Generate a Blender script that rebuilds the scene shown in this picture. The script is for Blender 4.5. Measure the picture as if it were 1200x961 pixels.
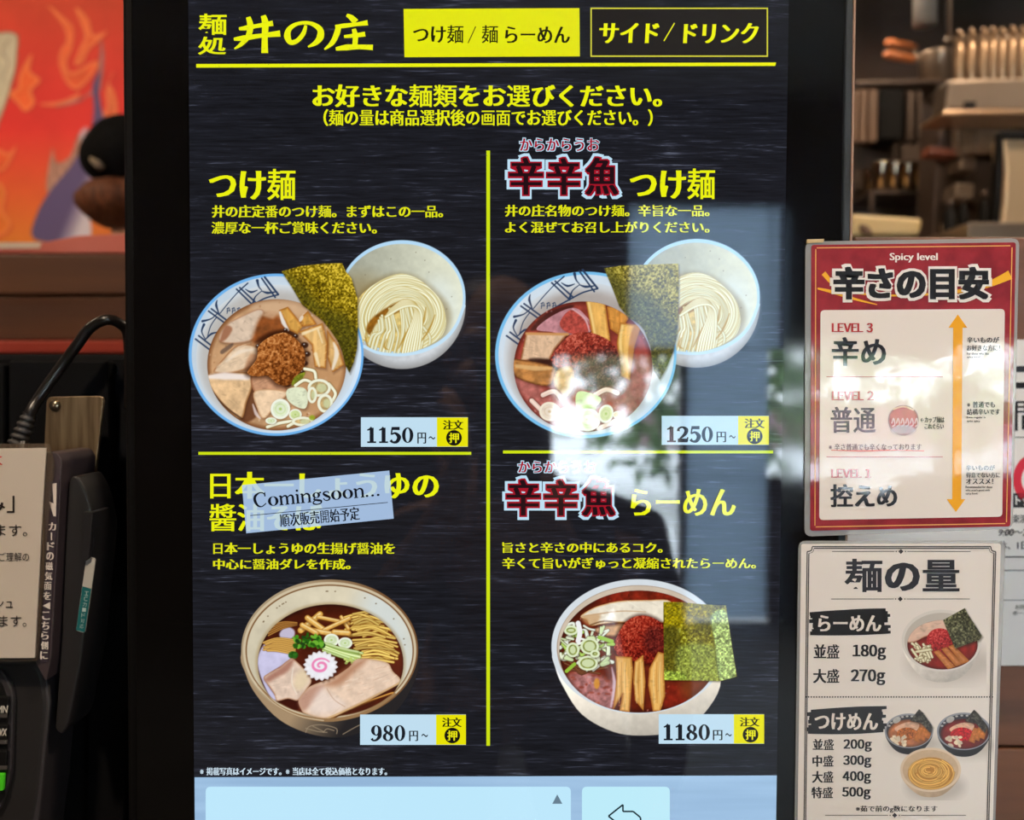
import bpy, bmesh, math, random
import numpy as np
from mathutils import Vector, Matrix, Euler

for o in list(bpy.data.objects): bpy.data.objects.remove(o)
sc = bpy.context.scene
COL = sc.collection

# ------------------------------------------------------------ camera, world, lights, exposure
F = 930.0                      # focal length in pixels of the 1200 x 961 frame
ZC = 1.20                      # camera height
D = 0.45                       # distance to the face of the order kiosk
PITCH, ROLL, YAW = math.radians(1.4), math.radians(.08), math.radians(-.2)
cam = bpy.data.cameras.new('camera'); cam_o = bpy.data.objects.new('camera', cam); COL.objects.link(cam_o)
ROT = Matrix.Rotation(YAW, 3, 'Z') @ Matrix.Rotation(math.pi/2-PITCH, 3, 'X') @ Matrix.Rotation(ROLL, 3, 'Z')
cam_o.location = (0, 0, ZC); cam_o.rotation_euler = ROT.to_euler()
cam.sensor_width = 36; cam.lens = 36*F/1200; cam.clip_start = .01; cam.clip_end = 100
cam.dof.use_dof = True; cam.dof.focus_distance = D; cam.dof.aperture_fstop = cam.lens/5.0
sc.camera = cam_o

world = bpy.data.worlds.new('sky'); sc.world = world; world.use_nodes = True
world.node_tree.nodes['Background'].inputs[0].default_value = (.80, .91, 1.0, 1)
world.node_tree.nodes['Background'].inputs[1].default_value = 40.0

def area(name, loc, to, size, power, col, portal=False, sy=None):
    l = bpy.data.lights.new(name, 'AREA'); l.energy = power; l.color = col
    l.shape = 'RECTANGLE' if sy else 'DISK'; l.size = size
    if sy: l.size_y = sy
    o = bpy.data.objects.new(name, l); COL.objects.link(o); o.location = loc
    o.rotation_euler = (Vector(to)-Vector(loc)).to_track_quat('-Z', 'Y').to_euler()
    if portal: l.cycles.is_portal = True
    return o
WARM = (1.0, .80, .60)
# the shop's ceiling lamps (their housings are built with the ceiling below)
LAMPS = [((-.55, -.55, 2.55), 26), ((.95, -.45, 2.55), 21), ((-2.0, .85, 2.50), 34), ((1.3, 1.55, 2.55), 16), ((1.0, 2.5, 2.55), 5)]
for i, (l, p) in enumerate(LAMPS): area('lamp_light', l, (-1.5, 2.97, 2.25) if i == 2 else (l[0], l[1]+.05, 0), .16, p, WARM)   # the third is tilted to the mural

vs = sc.view_settings
vs.view_transform = 'Standard'; vs.look = 'None'; vs.gamma = 1; vs.exposure = 0.0; vs.use_curve_mapping = False
cy = sc.cycles
cy.use_denoising = True
try: cy.denoiser = 'OPENIMAGEDENOISE'; cy.denoising_input_passes = 'RGB_ALBEDO_NORMAL'
except Exception: pass
cy.max_bounces = 8; cy.diffuse_bounces = 3; cy.glossy_bounces = 4; cy.transmission_bounces = 8; cy.transparent_max_bounces = 12
cy.sample_clamp_indirect = 6; cy.caustics_reflective = False; cy.caustics_refractive = False

# ------------------------------------------------------------ helpers
def U(u, v, y):
    """the point of the plane Y = y seen at pixel (u, v) of the photograph"""
    w = ROT @ Vector(((u-600)/F, (480.5-v)/F, -1))
    w = w*(y/w.y)
    return Vector((w.x, w.y, w.z+ZC))
def lin(c):
    c = np.asarray(c, float)/255.
    return np.where(c <= .04045, c/12.92, ((c+.055)/1.055)**2.4)
def rgba(c): return tuple(float(x) for x in lin(c))+(1.,)

OFF = {}                        # world offset of every parent
def link(name, me, mat=None, parent=None, label=None):
    o = bpy.data.objects.new(name, me); COL.objects.link(o)
    if mat is not None:
        me.materials.clear(); me.materials.append(mat)
    if parent is not None:
        o.parent = parent
        t = OFF.get(parent.name, Vector())
        o.matrix_parent_inverse = Matrix.Translation(-t)
    OFF[o.name] = Vector()
    if label: o['label'] = label
    return o
def tag(o, label, cat, group=None, kind=None):
    o['label'] = label; o['category'] = cat
    if group: o['group'] = group
    if kind: o['kind'] = kind
    return o
def thing(name, label, cat, loc=(0, 0, 0), group=None):
    o = bpy.data.objects.new(name, None); COL.objects.link(o); o.location = loc; o.empty_display_size = .05
    OFF[o.name] = Vector(loc)
    return tag(o, label, cat, group)
def structure(o, label=None):
    o['kind'] = 'structure'
    if label: o['label'] = label
    return o
def mesh(verts, faces, name='mesh', sm=False):
    me = bpy.data.meshes.new(name); me.from_pydata([tuple(v) for v in verts], [], faces); me.update()
    if sm: me.polygons.foreach_set('use_smooth', [True]*len(me.polygons))
    return me
def bm_mesh(bm, sm=False, name='mesh'):
    bmesh.ops.recalc_face_normals(bm, faces=bm.faces)
    me = bpy.data.meshes.new(name); bm.to_mesh(me); bm.free()
    if sm: me.polygons.foreach_set('use_smooth', [True]*len(me.polygons))
    return me
def bevel_bm(bm, w, seg=2, ang=.5):
    if w <= 0: return bm
    ed = [e for e in bm.edges if len(e.link_faces) == 2 and e.calc_face_angle(0) > ang]
    bmesh.ops.bevel(bm, geom=ed, offset=w, segments=seg, profile=.5, affect='EDGES', clamp_overlap=True)
    return bm
def box_bm(lo, hi, bm=None):
    bm = bm or bmesh.new()
    r = bmesh.ops.create_cube(bm, size=1)
    for v in r['verts']:
        for i in range(3): v.co[i] = lo[i]+(v.co[i]+.5)*(hi[i]-lo[i])
    return bm
def box(name, lo, hi, mat, parent=None, bev=.0, label=None):
    bm = bevel_bm(box_bm(lo, hi), bev)
    return link(name, bm_mesh(bm), mat, parent, label)
def round_poly(pts, r, n=4):
    """round the corners of a pixel outline"""
    out = []; N = len(pts); P = [Vector(p) for p in pts]
    for i in range(N):
        a, b, c = P[i-1], P[i], P[(i+1) % N]
        da = (a-b); dc = (c-b); k = min(r, .45*da.length, .45*dc.length)
        p0 = b+da.normalized()*k; p1 = b+dc.normalized()*k
        for j in range(n+1):
            t = j/n; out.append(tuple((1-t)**2*p0+2*t*(1-t)*b+t*t*p1))
    return out
def slab(name, pts, yf, depth, mat, parent=None, bev=.0, seg=2, label=None, sm=False):
    """a solid whose front outline, on the plane Y = yf, is given in photo pixels"""
    bm = bmesh.new()
    fr = [bm.verts.new(U(u, v, yf)) for u, v in pts]
    bk = [bm.verts.new(Vector((w.co.x, w.co.y+depth, w.co.z))) for w in fr]
    bm.faces.new(fr); bm.faces.new(bk[::-1]); n = len(fr)
    for i in range(n): bm.faces.new((fr[i], bk[i], bk[(i+1) % n], fr[(i+1) % n]))
    bmesh.ops.recalc_face_normals(bm, faces=bm.faces)
    bevel_bm(bm, bev, seg, .6)
    return link(name, bm_mesh(bm, sm), mat, parent, label)
def tube_mesh(path, rad, n=10, cap=True):
    P = [Vector(p) for p in path]; V = []; Fc = []
    R = rad if hasattr(rad, '__len__') else [rad]*len(P)
    up = Vector((0, 0, 1)); prev = None
    for i, p in enumerate(P):
        t = (P[min(i+1, len(P)-1)]-P[max(i-1, 0)]).normalized()
        if prev is None: a = t.cross(up if abs(t.z) < .9 else Vector((1, 0, 0))).normalized()
        else: a = (prev-t*prev.dot(t)).normalized()
        b = t.cross(a); prev = a
        for k in range(n):
            q = 2*math.pi*k/n; V.append(p+(a*math.cos(q)+b*math.sin(q))*R[i])
    for i in range(len(P)-1):
        for k in range(n): Fc.append((i*n+k, i*n+(k+1) % n, (i+1)*n+(k+1) % n, (i+1)*n+k))
    if cap: Fc += [tuple(range(n))[::-1], tuple((len(P)-1)*n+k for k in range(n))]
    return mesh(V, Fc, sm=True)
def lathe_mesh(prof, n=24, sm=True, ax='z', c=(0, 0, 0)):
    V = []; Fc = []
    for r, h in prof:
        for k in range(n):
            q = 2*math.pi*k/n; x, y = r*math.cos(q), r*math.sin(q)
            V.append((c[0]+x, c[1]+y, c[2]+h) if ax == 'z' else ((c[0]+x, c[1]+h, c[2]+y) if ax == 'y' else (c[0]+h, c[1]+x, c[2]+y)))
    for i in range(len(prof)-1):
        for k in range(n): Fc.append((i*n+k, i*n+(k+1) % n, (i+1)*n+(k+1) % n, (i+1)*n+k))
    Fc += [tuple(range(n))[::-1], tuple((len(prof)-1)*n+k for k in range(n))]
    bm = bmesh.new(); me = mesh(V, Fc); bm.from_mesh(me); bmesh.ops.recalc_face_normals(bm, faces=bm.faces)
    return bm_mesh(bm, sm)
def catmull(P, n=8):
    return [tuple(q) for q in _cm(np.array(P, float), n)]
def _cm(p, n):
    out = []; N = len(p)
    for i in range(N-1):
        a, b, c, d = p[max(i-1, 0)], p[i], p[i+1], p[min(i+2, N-1)]
        for k in range(n):
            t = k/n; out.append(.5*((2*b)+(c-a)*t+(2*a-5*b+4*c-d)*t*t+(3*b-a-3*c+d)*t**3))
    out.append(p[-1]); return out

# ------------------------------------------------------------ materials
def mat(name, col, rough=.5, spec=.5, metal=0., emit=None, estr=1., noise=None, bump=None, coat=0., trans=0.):
    """noise = (scale xyz, second colour); bump = (scale, strength)"""
    m = bpy.data.materials.new(name); m.use_nodes = True; nt = m.node_tree; b = nt.nodes['Principled BSDF']
    b.inputs['Base Color'].default_value = rgba(col); b.inputs['Roughness'].default_value = rough
    b.inputs['Specular IOR Level'].default_value = spec; b.inputs['Metallic'].default_value = metal
    b.inputs['Coat Weight'].default_value = coat; b.inputs['Coat Roughness'].default_value = .05
    b.inputs['Transmission Weight'].default_value = trans
    if emit is not None:
        b.inputs['Emission Color'].default_value = rgba(emit); b.inputs['Emission Strength'].default_value = estr
    if noise or bump:
        geo = nt.nodes.new('ShaderNodeTexCoord')
    if noise:
        mp = nt.nodes.new('ShaderNodeMapping'); mp.inputs['Scale'].default_value = noise[0]
        nz = nt.nodes.new('ShaderNodeTexNoise'); nz.inputs['Scale'].default_value = 1; nz.inputs['Detail'].default_value = 5
        rp = nt.nodes.new('ShaderNodeValToRGB'); rp.color_ramp.elements[0].position = .35; rp.color_ramp.elements[1].position = .65
        rp.color_ramp.elements[0].color = rgba(col); rp.color_ramp.elements[1].color = rgba(noise[1])
        nt.links.new(geo.outputs['Object'], mp.inputs[0]); nt.links.new(mp.outputs[0], nz.inputs[0])
        nt.links.new(nz.outputs[0], rp.inputs[0]); nt.links.new(rp.outputs[0], b.inputs['Base Color'])
    if bump:
        nz = nt.nodes.new('ShaderNodeTexNoise'); nz.inputs['Scale'].default_value = bump[0]; nz.inputs['Detail'].default_value = 3
        bp = nt.nodes.new('ShaderNodeBump'); bp.inputs['Strength'].default_value = bump[1]; bp.inputs['Distance'].default_value = .01
        nt.links.new(geo.outputs['Object'], nz.inputs[0]); nt.links.new(nz.outputs[0], bp.inputs['Height']); nt.links.new(bp.outputs[0], b.inputs['Normal'])
    return m
_S = {}
def lit(c):
    """a colour the screen gives off, under its glossy cover glass"""
    k = tuple(int(x) for x in c)
    if k not in _S: _S[k] = mat('screen_light', (0, 0, 0), .03, .5, emit=k)
    return _S[k]
def film_bump(nt, b, sx=1.):
    """the gentle waviness of laminating film"""
    g = nt.nodes.new('ShaderNodeNewGeometry')
    n1 = nt.nodes.new('ShaderNodeTexNoise'); n1.inputs['Scale'].default_value = 16; n1.inputs['Detail'].default_value = 1.5
    n2 = nt.nodes.new('ShaderNodeTexNoise'); n2.inputs['Scale'].default_value = 70; n2.inputs['Detail'].default_value = 2
    ad = nt.nodes.new('ShaderNodeMath'); ad.operation = 'MULTIPLY_ADD'; ad.inputs[1].default_value = .10
    nt.links.new(g.outputs['Position'], n1.inputs[0]); nt.links.new(g.outputs['Position'], n2.inputs[0])
    nt.links.new(n2.outputs[0], ad.inputs[0]); nt.links.new(n1.outputs[0], ad.inputs[2])
    bp = nt.nodes.new('ShaderNodeBump'); bp.inputs['Strength'].default_value = .22*sx; bp.inputs['Distance'].default_value = .004
    nt.links.new(ad.outputs[0], bp.inputs['Height'])
    for k in ('Normal', 'Coat Normal'): nt.links.new(bp.outputs[0], b.inputs[k])
_P = {}
def ink(c, film=True):
    """printed colour under laminating film"""
    k = tuple(int(x) for x in c)+(film,)
    if k not in _P:
        m = mat('print', k[:3], .55, .2, coat=1. if film else 0.)
        if film: film_bump(m.node_tree, m.node_tree.nodes['Principled BSDF'])
        _P[k] = m
    return _P[k]
def vcol_mat(name, emit, film=False):
    m = bpy.data.materials.new(name); m.use_nodes = True; nt = m.node_tree; b = nt.nodes['Principled BSDF']
    a = nt.nodes.new('ShaderNodeVertexColor'); a.layer_name = 'picture'
    if emit:
        b.inputs['Base Color'].default_value = (0, 0, 0, 1); b.inputs['Roughness'].default_value = .03
        b.inputs['Emission Strength'].default_value = 1; nt.links.new(a.outputs[0], b.inputs['Emission Color'])
    else:
        nt.links.new(a.outputs[0], b.inputs['Base Color']); b.inputs['Roughness'].default_value = .6; b.inputs['Specular IOR Level'].default_value = .2
        if film: b.inputs['Coat Weight'].default_value = 1; b.inputs['Coat Roughness'].default_value = .05; film_bump(nt, b)
    return m
def picture(name, p, y, m, parent, label=None):
    """the painted grid, cut to the picture's outline, laid on the plane Y = y"""
    k = p.a > .02
    X, Y = np.meshgrid(p.px, p.py)
    ids = np.arange(p.nx*p.ny).reshape(p.ny, p.nx)
    f = k[:-1, :-1] | k[1:, :-1] | k[:-1, 1:] | k[1:, 1:]
    i, j = np.nonzero(f)
    q = np.stack([ids[i+1, j], ids[i+1, j+1], ids[i, j+1], ids[i, j]], 1)
    used = np.unique(q); rm = np.full(p.nx*p.ny, -1); rm[used] = np.arange(len(used)); q = rm[q]
    R = np.array(ROT); d = np.stack([(X-600)/F, (480.5-Y)/F, -np.ones_like(X)], -1).reshape(-1, 3)[used] @ R.T
    co = d*(y/d[:, 1:2]); co[:, 2] += ZC
    me = bpy.data.meshes.new(name); me.vertices.add(len(co)); me.vertices.foreach_set('co', co.ravel())
    me.loops.add(q.size); me.loops.foreach_set('vertex_index', q.ravel().astype(np.int32))
    me.polygons.add(len(q)); me.polygons.foreach_set('loop_start', np.arange(0, q.size, 4, dtype=np.int32)); me.polygons.foreach_set('loop_total', np.full(len(q), 4, np.int32))
    me.update(calc_edges=True)
    at = me.color_attributes.new('picture', 'FLOAT_COLOR', 'POINT')
    c = np.ones((len(co), 4), np.float32); c[:, :3] = lin(np.clip(p.rgb, 0, 255)).reshape(-1, 3)[used]
    at.data.foreach_set('color', c.ravel())
    return link(name, me, m, parent, label)

# ------------------------------------------------------------ lettering
_T = {}
def glyphs(body, off=0.):
    """outline of a line of type as (vertices, faces, how much of its box is inked)"""
    k = (body, off)
    if k not in _T:
        cu = bpy.data.curves.new('type', 'FONT'); cu.body = body; cu.resolution_u = 3; cu.offset = off; cu.fill_mode = 'FRONT'
        o = bpy.data.objects.new('type', cu); COL.objects.link(o)
        me = bpy.data.meshes.new_from_object(o.evaluated_get(bpy.context.evaluated_depsgraph_get()))
        v = np.array([x.co[:2] for x in me.vertices]).reshape(-1, 2); f = [tuple(p.vertices) for p in me.polygons]
        bpy.data.objects.remove(o); bpy.data.curves.remove(cu); bpy.data.meshes.remove(me)
        lo, hi = v.min(0), v.max(0)
        A = sum(.5*abs(sum(v[p[m-1]][0]*v[p[m]][1]-v[p[m]][0]*v[p[m-1]][1] for m in range(len(p)))) for p in f)
        _T[k] = (v, f, A/max(float(np.prod(hi-lo)), 1e-6) if len(body) == 1 and min(hi-lo) > .4 else .2)
    return _T[k]
def _adv():
    a, b = glyphs('口口')[0], glyphs('口')[0]
    return float(a[:, 0].max()-b[:, 0].max())
ADV = _adv()
class Flat:
    """flat shapes in photo pixels collected into one mesh on the plane Y = y"""
    def __init__(s, y): s.y = y; s.v = []; s.f = []; s.d = []; s.n = 0
    def add(s, pts, faces):
        n = len(s.v); s.v += [tuple(p) for p in pts]; s.f += [tuple(i+n for i in f) for f in faces]
        s.d += [8e-6*(s.n % 22)]*(len(s.v)-n); s.n += 1      # overlapping pieces lie a hair apart
    def poly(s, pts): s.add(pts, [tuple(range(len(pts)))])
    def rect(s, x0, y0, x1, y1, r=0):
        p = [(x0, y0), (x0, y1), (x1, y1), (x1, y0)]
        s.poly(round_poly(p, r) if r else p)
    def frame(s, x0, y0, x1, y1, w):
        s.rect(x0, y0, x1, y0+w); s.rect(x0, y1-w, x1, y1); s.rect(x0, y0, x0+w, y1); s.rect(x1-w, y0, x1, y1)
    def ell(s, cx, cy, rx, ry, n=32): s.poly([(cx+rx*math.cos(-2*math.pi*i/n), cy+ry*math.sin(-2*math.pi*i/n)) for i in range(n)])
    def ring(s, cx, cy, rx, ry, ix, iy, n=32, dx=0):
        a = [(cx+rx*math.cos(2*math.pi*i/n), cy+ry*math.sin(2*math.pi*i/n)) for i in range(n)]
        b = [(cx+dx+ix*math.cos(2*math.pi*i/n), cy+iy*math.sin(2*math.pi*i/n)) for i in range(n)]
        s.add(a+b, [(i, n+i, n+(i+1) % n, (i+1) % n) for i in range(n)])
    def stroke(s, pts, w, n=6, ends=True):
        """a brush stroke: centre line and widths along it"""
        P = np.array(_cm(np.array(pts, float), n)) if len(pts) > 2 else np.array(pts, float)
        W = np.interp(np.linspace(0, 1, len(P)), np.linspace(0, 1, np.size(w)), np.atleast_1d(w))
        t = np.gradient(P, axis=0); t /= np.linalg.norm(t, axis=1)[:, None]+1e-9; nn = np.stack([-t[:, 1], t[:, 0]], 1)
        a = P+nn*W[:, None]/2; b = P-nn*W[:, None]/2; m = len(P)
        s.add(list(a)+list(b), [(i, i+1, m+i+1, m+i) for i in range(m-1)])
    def type(s, body, box, off=0., emb=0., emby=0., rot=0., skew=0., raw=False, pack=0.):
        """a line of type fitted to box; emb thickens the uprights by that many pixels, less in crowded characters"""
        x0, y0, x1, y1 = box; w, h = x1-x0-emb, y1-y0-emby; cx, cy_ = (x0+x1)/2, (y0+y1)/2
        wide = pack or all(ord(c) > 0x2000 for c in body)
        runs = [(c, i) for i, c in enumerate(body)] if wide and len(body) > 1 else [(body, 0)]
        G = []; x = 0.
        for c, i in runs:
            if c == ' ': x += .32; continue
            g, f, ink = glyphs(c, off); g = g.copy()
            if pack: g[:, 0] += x-g[:, 0].min(); x = g[:, 0].max()+pack
            else: g[:, 0] += i*ADV
            G.append((g, f, .2 if raw or pack else ink))
        a = np.concatenate([g for g, _, _ in G]); lo, hi = a.min(0), a.max(0); sp = np.maximum(hi-lo, 1e-6)
        for g, f, ink in G:
            e = emb*min(1., max(.28, (.55-ink)/.22)) if wide else emb; ey = emby*min(1., max(.1, (.52-ink)/.20)) if wide else emby
            n = max(1, int(math.ceil(e/.7))) if e > .05 else 0; my = 1 if ey > .05 else 0
            u = (g-lo)/sp
            for i in range(n+1):
                for j in range(my+1):
                    p = np.stack([x0+u[:, 0]*w+(emb-e)/2+(e*i/n if n else 0), y1-(emby-ey)/2-ey*(j if my else 0)-u[:, 1]*h], 1)
                    if skew: p[:, 0] += (cy_-p[:, 1])*skew
                    if rot:
                        c, q = math.cos(rot), math.sin(rot); d = p-[cx, cy_]
                        p = np.stack([cx+d[:, 0]*c+d[:, 1]*q, cy_-d[:, 0]*q+d[:, 1]*c], 1)
                    s.add(p, f)
        return s
    def rotate(s, cx, cy, a):
        c, q = math.cos(a), math.sin(a)
        s.v = [(cx+(x-cx)*c+(y-cy)*q, cy-(x-cx)*q+(y-cy)*c) for x, y in s.v]; return s
    def done(s, name, m, parent, label=None):
        me = mesh([U(u, v, s.y-d) for (u, v), d in zip(s.v, s.d)], s.f, name)
        bm = bmesh.new(); bm.from_mesh(me)
        for fc in bm.faces:
            fc.normal_update()
            if fc.normal.y > 0: fc.normal_flip()
        bm.to_mesh(me); bm.free()
        return link(name, me, m, parent, label)
SERIF = {  # old-style book numerals: rings and strokes on a 10 x 14 field
    '0': [('r', 5, 7, 4.6, 7.1, 2.2, 6.2)],
    '1': [('s', [(5.2, .2), (5.2, 13.6)], 2.9), ('s', [(1.6, 13.4), (8.8, 13.4)], 1.2), ('s', [(1.6, 2.4), (3.4, 1.6), (5.4, .2)], [.9, 1.3, 2.2])],
    '2': [('s', [(1.2, 4.2), (1.6, 1.8), (4.6, .5), (7.6, 2.6), (7.0, 6.2), (3.6, 10), (1.0, 12.9)], [2.4, 1.6, 1.2, 3., 2.6, 1.4, 1.0]), ('s', [(.8, 12.6), (8.8, 12.6)], 2.7), ('s', [(9.0, 9.6), (8.3, 13.4)], [.8, 1.6])],
    '5': [('s', [(2.0, .9), (8.6, .9)], [2.2, 2.4]), ('s', [(2.4, 1), (1.8, 6.6)], 1.1), ('s', [(1.8, 6.4), (5, 5.2), (8.0, 8.6), (6.4, 12.8), (3.2, 13.5), (1.2, 11.6)], [.9, 1.6, 3.2, 2.4, 1.4, 2.4])],
    '8': [('r', 5, 3.6, 3.8, 3.7, 1.7, 2.9), ('r', 5, 10.3, 4.5, 3.9, 2.2, 3.0), ('s', [(2.4, 4.6), (7.4, 8.8)], 1.8)],
    '9': [('r', 5, 4.6, 4.4, 4.7, 1.9, 3.8), ('s', [(8.0, 4.6), (7.8, 9.6), (5.4, 13.0), (2.4, 13.6), (1.2, 11.8)], [2.8, 2.9, 1.7, 1.2, 2.2])],
    'C': [('s', [(9.2, 4.2), (8.6, 1.6), (5.4, .5), (2.0, 3.2), (1.4, 7.4), (3.2, 12.2), (6.2, 13.5), (9.6, 10.8)], [.9, .8, .8, 1.7, 1.9, 1.3, .7, .7]), ('s', [(9.3, .4), (9.2, 4.4)], [.6, .8])],
    'o': [('r', 4.2, 9.4, 4.0, 4.5, 2.5, 3.9)],
    'm': [('s', [(1.6, 5.2), (1.6, 13.6)], 1.5), ('s', [(.2, 5.6), (1.7, 5.2)], .8), ('s', [(2, 7.2), (4.4, 5.4), (6, 7.2), (6, 13.6)], [.6, 1., 1.5, 1.5]), ('s', [(6.4, 7.2), (8.8, 5.4), (10.4, 7.2), (10.4, 13.6)], [.6, 1., 1.5, 1.5])]+[('s', [(x-1.5, 13.6), (x+1.5, 13.6)], .6) for x in (1.6, 6, 10.4)],
    'i': [('s', [(1.8, 5.2), (1.8, 13.6)], 1.5), ('s', [(.4, 5.6), (1.9, 5.2)], .8), ('s', [(.2, 13.6), (3.4, 13.6)], .6), ('r', 1.8, 1.8, 1., 1.05, .01, .01)],
    'n': [('s', [(1.6, 5.2), (1.6, 13.6)], 1.5), ('s', [(.2, 5.6), (1.7, 5.2)], .8), ('s', [(2, 7.2), (4.6, 5.4), (6.6, 7.2), (6.6, 13.6)], [.6, 1., 1.5, 1.5]), ('s', [(.1, 13.6), (3.1, 13.6)], .6), ('s', [(5.1, 13.6), (8.1, 13.6)], .6)],
    'g': [('r', 3.6, 7.8, 2.9, 2.8, 1.5, 2.2), ('s', [(5.4, 6), (7.4, 5.4)], [.8, 1.2]), ('s', [(2.4, 10.2), (1.6, 11.6), (4.4, 12.6), (6.8, 13.4), (6.4, 15.6), (3.6, 16.4), (1, 15.4), (1.2, 13.6), (2.6, 12.6)], [.7, 1., 1.5, 1.4, .8, .8, 1., .8, .6])],
    's': [('s', [(5.4, 7.2), (4.6, 5.5), (2.2, 5.6), (1.4, 7.4), (3.4, 9.2), (5.6, 11), (4.8, 13.2), (2.4, 13.4), (.9, 11.4)], [.7, .7, .9, 1.4, 1.8, 1.4, .9, .7, .7])],
    '.': [('r', 1.4, 13, 1.05, 1.05, .01, .01)],
}
SW = {'m': 12.2, 'i': 3.9, 'n': 8.4, 'o': 8.6, 'g': 7.8, 's': 6.6, '.': 4.2, 'C': 10.8, '1': 9.6}
def serif(fl, body, box, bold=1.):
    """old-style numerals and letters set in the box (x0, top of figures, x1, base line)"""
    x0, y0, x1, y1 = box; tot = sum(SW.get(c, 10) for c in body); kx = (x1-x0)/tot; ky = (y1-y0)/14; x = x0
    for c in body:
        for it in SERIF[c]:
            if it[0] == 'r': fl.ring(x+it[1]*kx, y0+it[2]*ky, it[3]*kx, it[4]*ky, it[5]*kx*(2-bold)**1.2, it[6]*ky, 28)
            else: fl.stroke([(x+a*kx, y0+b*ky) for a, b in it[1]], np.atleast_1d(it[2])*(kx+ky)/2*bold)
        x += SW.get(c, 10)*kx
# ------------------------------------------------------------ picture painter
# draws the printed and on-screen pictures as coloured vertex grids
_rng = np.random.RandomState(5)
_TAB = _rng.rand(256, 256)
def vnoise(x, y, seed=0):
    x = x + seed*17.31; y = y + seed*9.77
    xi = np.floor(x).astype(int); yi = np.floor(y).astype(int)
    fx = x-xi; fy = y-yi
    fx = fx*fx*(3-2*fx); fy = fy*fy*(3-2*fy)
    a = _TAB[xi % 256, yi % 256]; b = _TAB[(xi+1) % 256, yi % 256]
    c = _TAB[xi % 256, (yi+1) % 256]; d = _TAB[(xi+1) % 256, (yi+1) % 256]
    return (a*(1-fx)+b*fx)*(1-fy)+(c*(1-fx)+d*fx)*fy
def fbm(x, y, seed=0, n=3):
    s = 0; t = 0; k = 1.
    for i in range(n):
        s = s+k*vnoise(x*2**i, y*2**i, seed+i*3); t += k; k *= .55
    return s/t
def smooth_pts(pts, closed, n=6):
    p = np.array(pts, float)
    if len(p) < 3: return p
    out = []
    N = len(p)
    for i in range(N if closed else N-1):
        if closed: a, b, c, d = p[i-1], p[i], p[(i+1) % N], p[(i+2) % N]
        else: a, b, c, d = p[max(i-1, 0)], p[i], p[i+1], p[min(i+2, N-1)]
        for k in range(n):
            t = k/n
            out.append(.5*((2*b)+(c-a)*t+(2*a-5*b+4*c-d)*t*t+(3*b-a-3*c+d)*t**3))
    if not closed: out.append(p[-1])
    return np.array(out)
class EL:
    def __init__(s, cx, cy, rx, ry, rot=0):
        s.v = (cx, cy, rx, ry, math.radians(rot)); r = max(rx, ry)
        s.bb = (cx-r, cy-r, cx+r, cy+r)
    def sdf(s, X, Y):
        cx, cy, rx, ry, a = s.v
        x = (X-cx)*math.cos(a)+(Y-cy)*math.sin(a); y = -(X-cx)*math.sin(a)+(Y-cy)*math.cos(a)
        k = np.hypot(x/rx, y/ry)+1e-6; g = np.hypot(x/rx**2, y/ry**2)/k+1e-9
        return (k-1)/g
class PO:
    def __init__(s, pts, sm=True):
        s.p = smooth_pts(pts, True, 5) if sm else np.array(pts, float)
        s.bb = (*s.p.min(0), *s.p.max(0))
    def sdf(s, X, Y):
        d = np.full(X.shape, 1e18); ins = np.zeros(X.shape, bool); P = s.p
        for i in range(len(P)):
            ax, ay = P[i-1]; bx, by = P[i]
            ex, ey = bx-ax, by-ay; L = ex*ex+ey*ey
            if L < 1e-9: continue
            t = np.clip(((X-ax)*ex+(Y-ay)*ey)/L, 0, 1)
            d = np.minimum(d, (X-ax-t*ex)**2+(Y-ay-t*ey)**2)
            if by != ay:
                c = ((ay > Y) != (by > Y)) & (X < (bx-ax)*(Y-ay)/(by-ay)+ax)
                ins ^= c
        return np.where(ins, -1, 1)*np.sqrt(d)
class LN:
    def __init__(s, pts, w, sm=True):
        s.p = smooth_pts(pts, False, 5) if sm else np.array(pts, float)
        n = len(s.p)
        s.w = np.interp(np.linspace(0, 1, n), np.linspace(0, 1, np.size(w)), np.atleast_1d(w))
        m = s.w.max()
        s.bb = (*(s.p.min(0)-m), *(s.p.max(0)+m))
    def sdf(s, X, Y):
        d = np.full(X.shape, 1e9)
        for i in range(len(s.p)-1):
            (ax, ay), (bx, by) = s.p[i], s.p[i+1]
            ex, ey = bx-ax, by-ay; L = ex*ex+ey*ey+1e-9
            t = np.clip(((X-ax)*ex+(Y-ay)*ey)/L, 0, 1)
            d = np.minimum(d, np.hypot(X-ax-t*ex, Y-ay-t*ey)-.5*(s.w[i]+(s.w[i+1]-s.w[i])*t))
        return d
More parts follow.
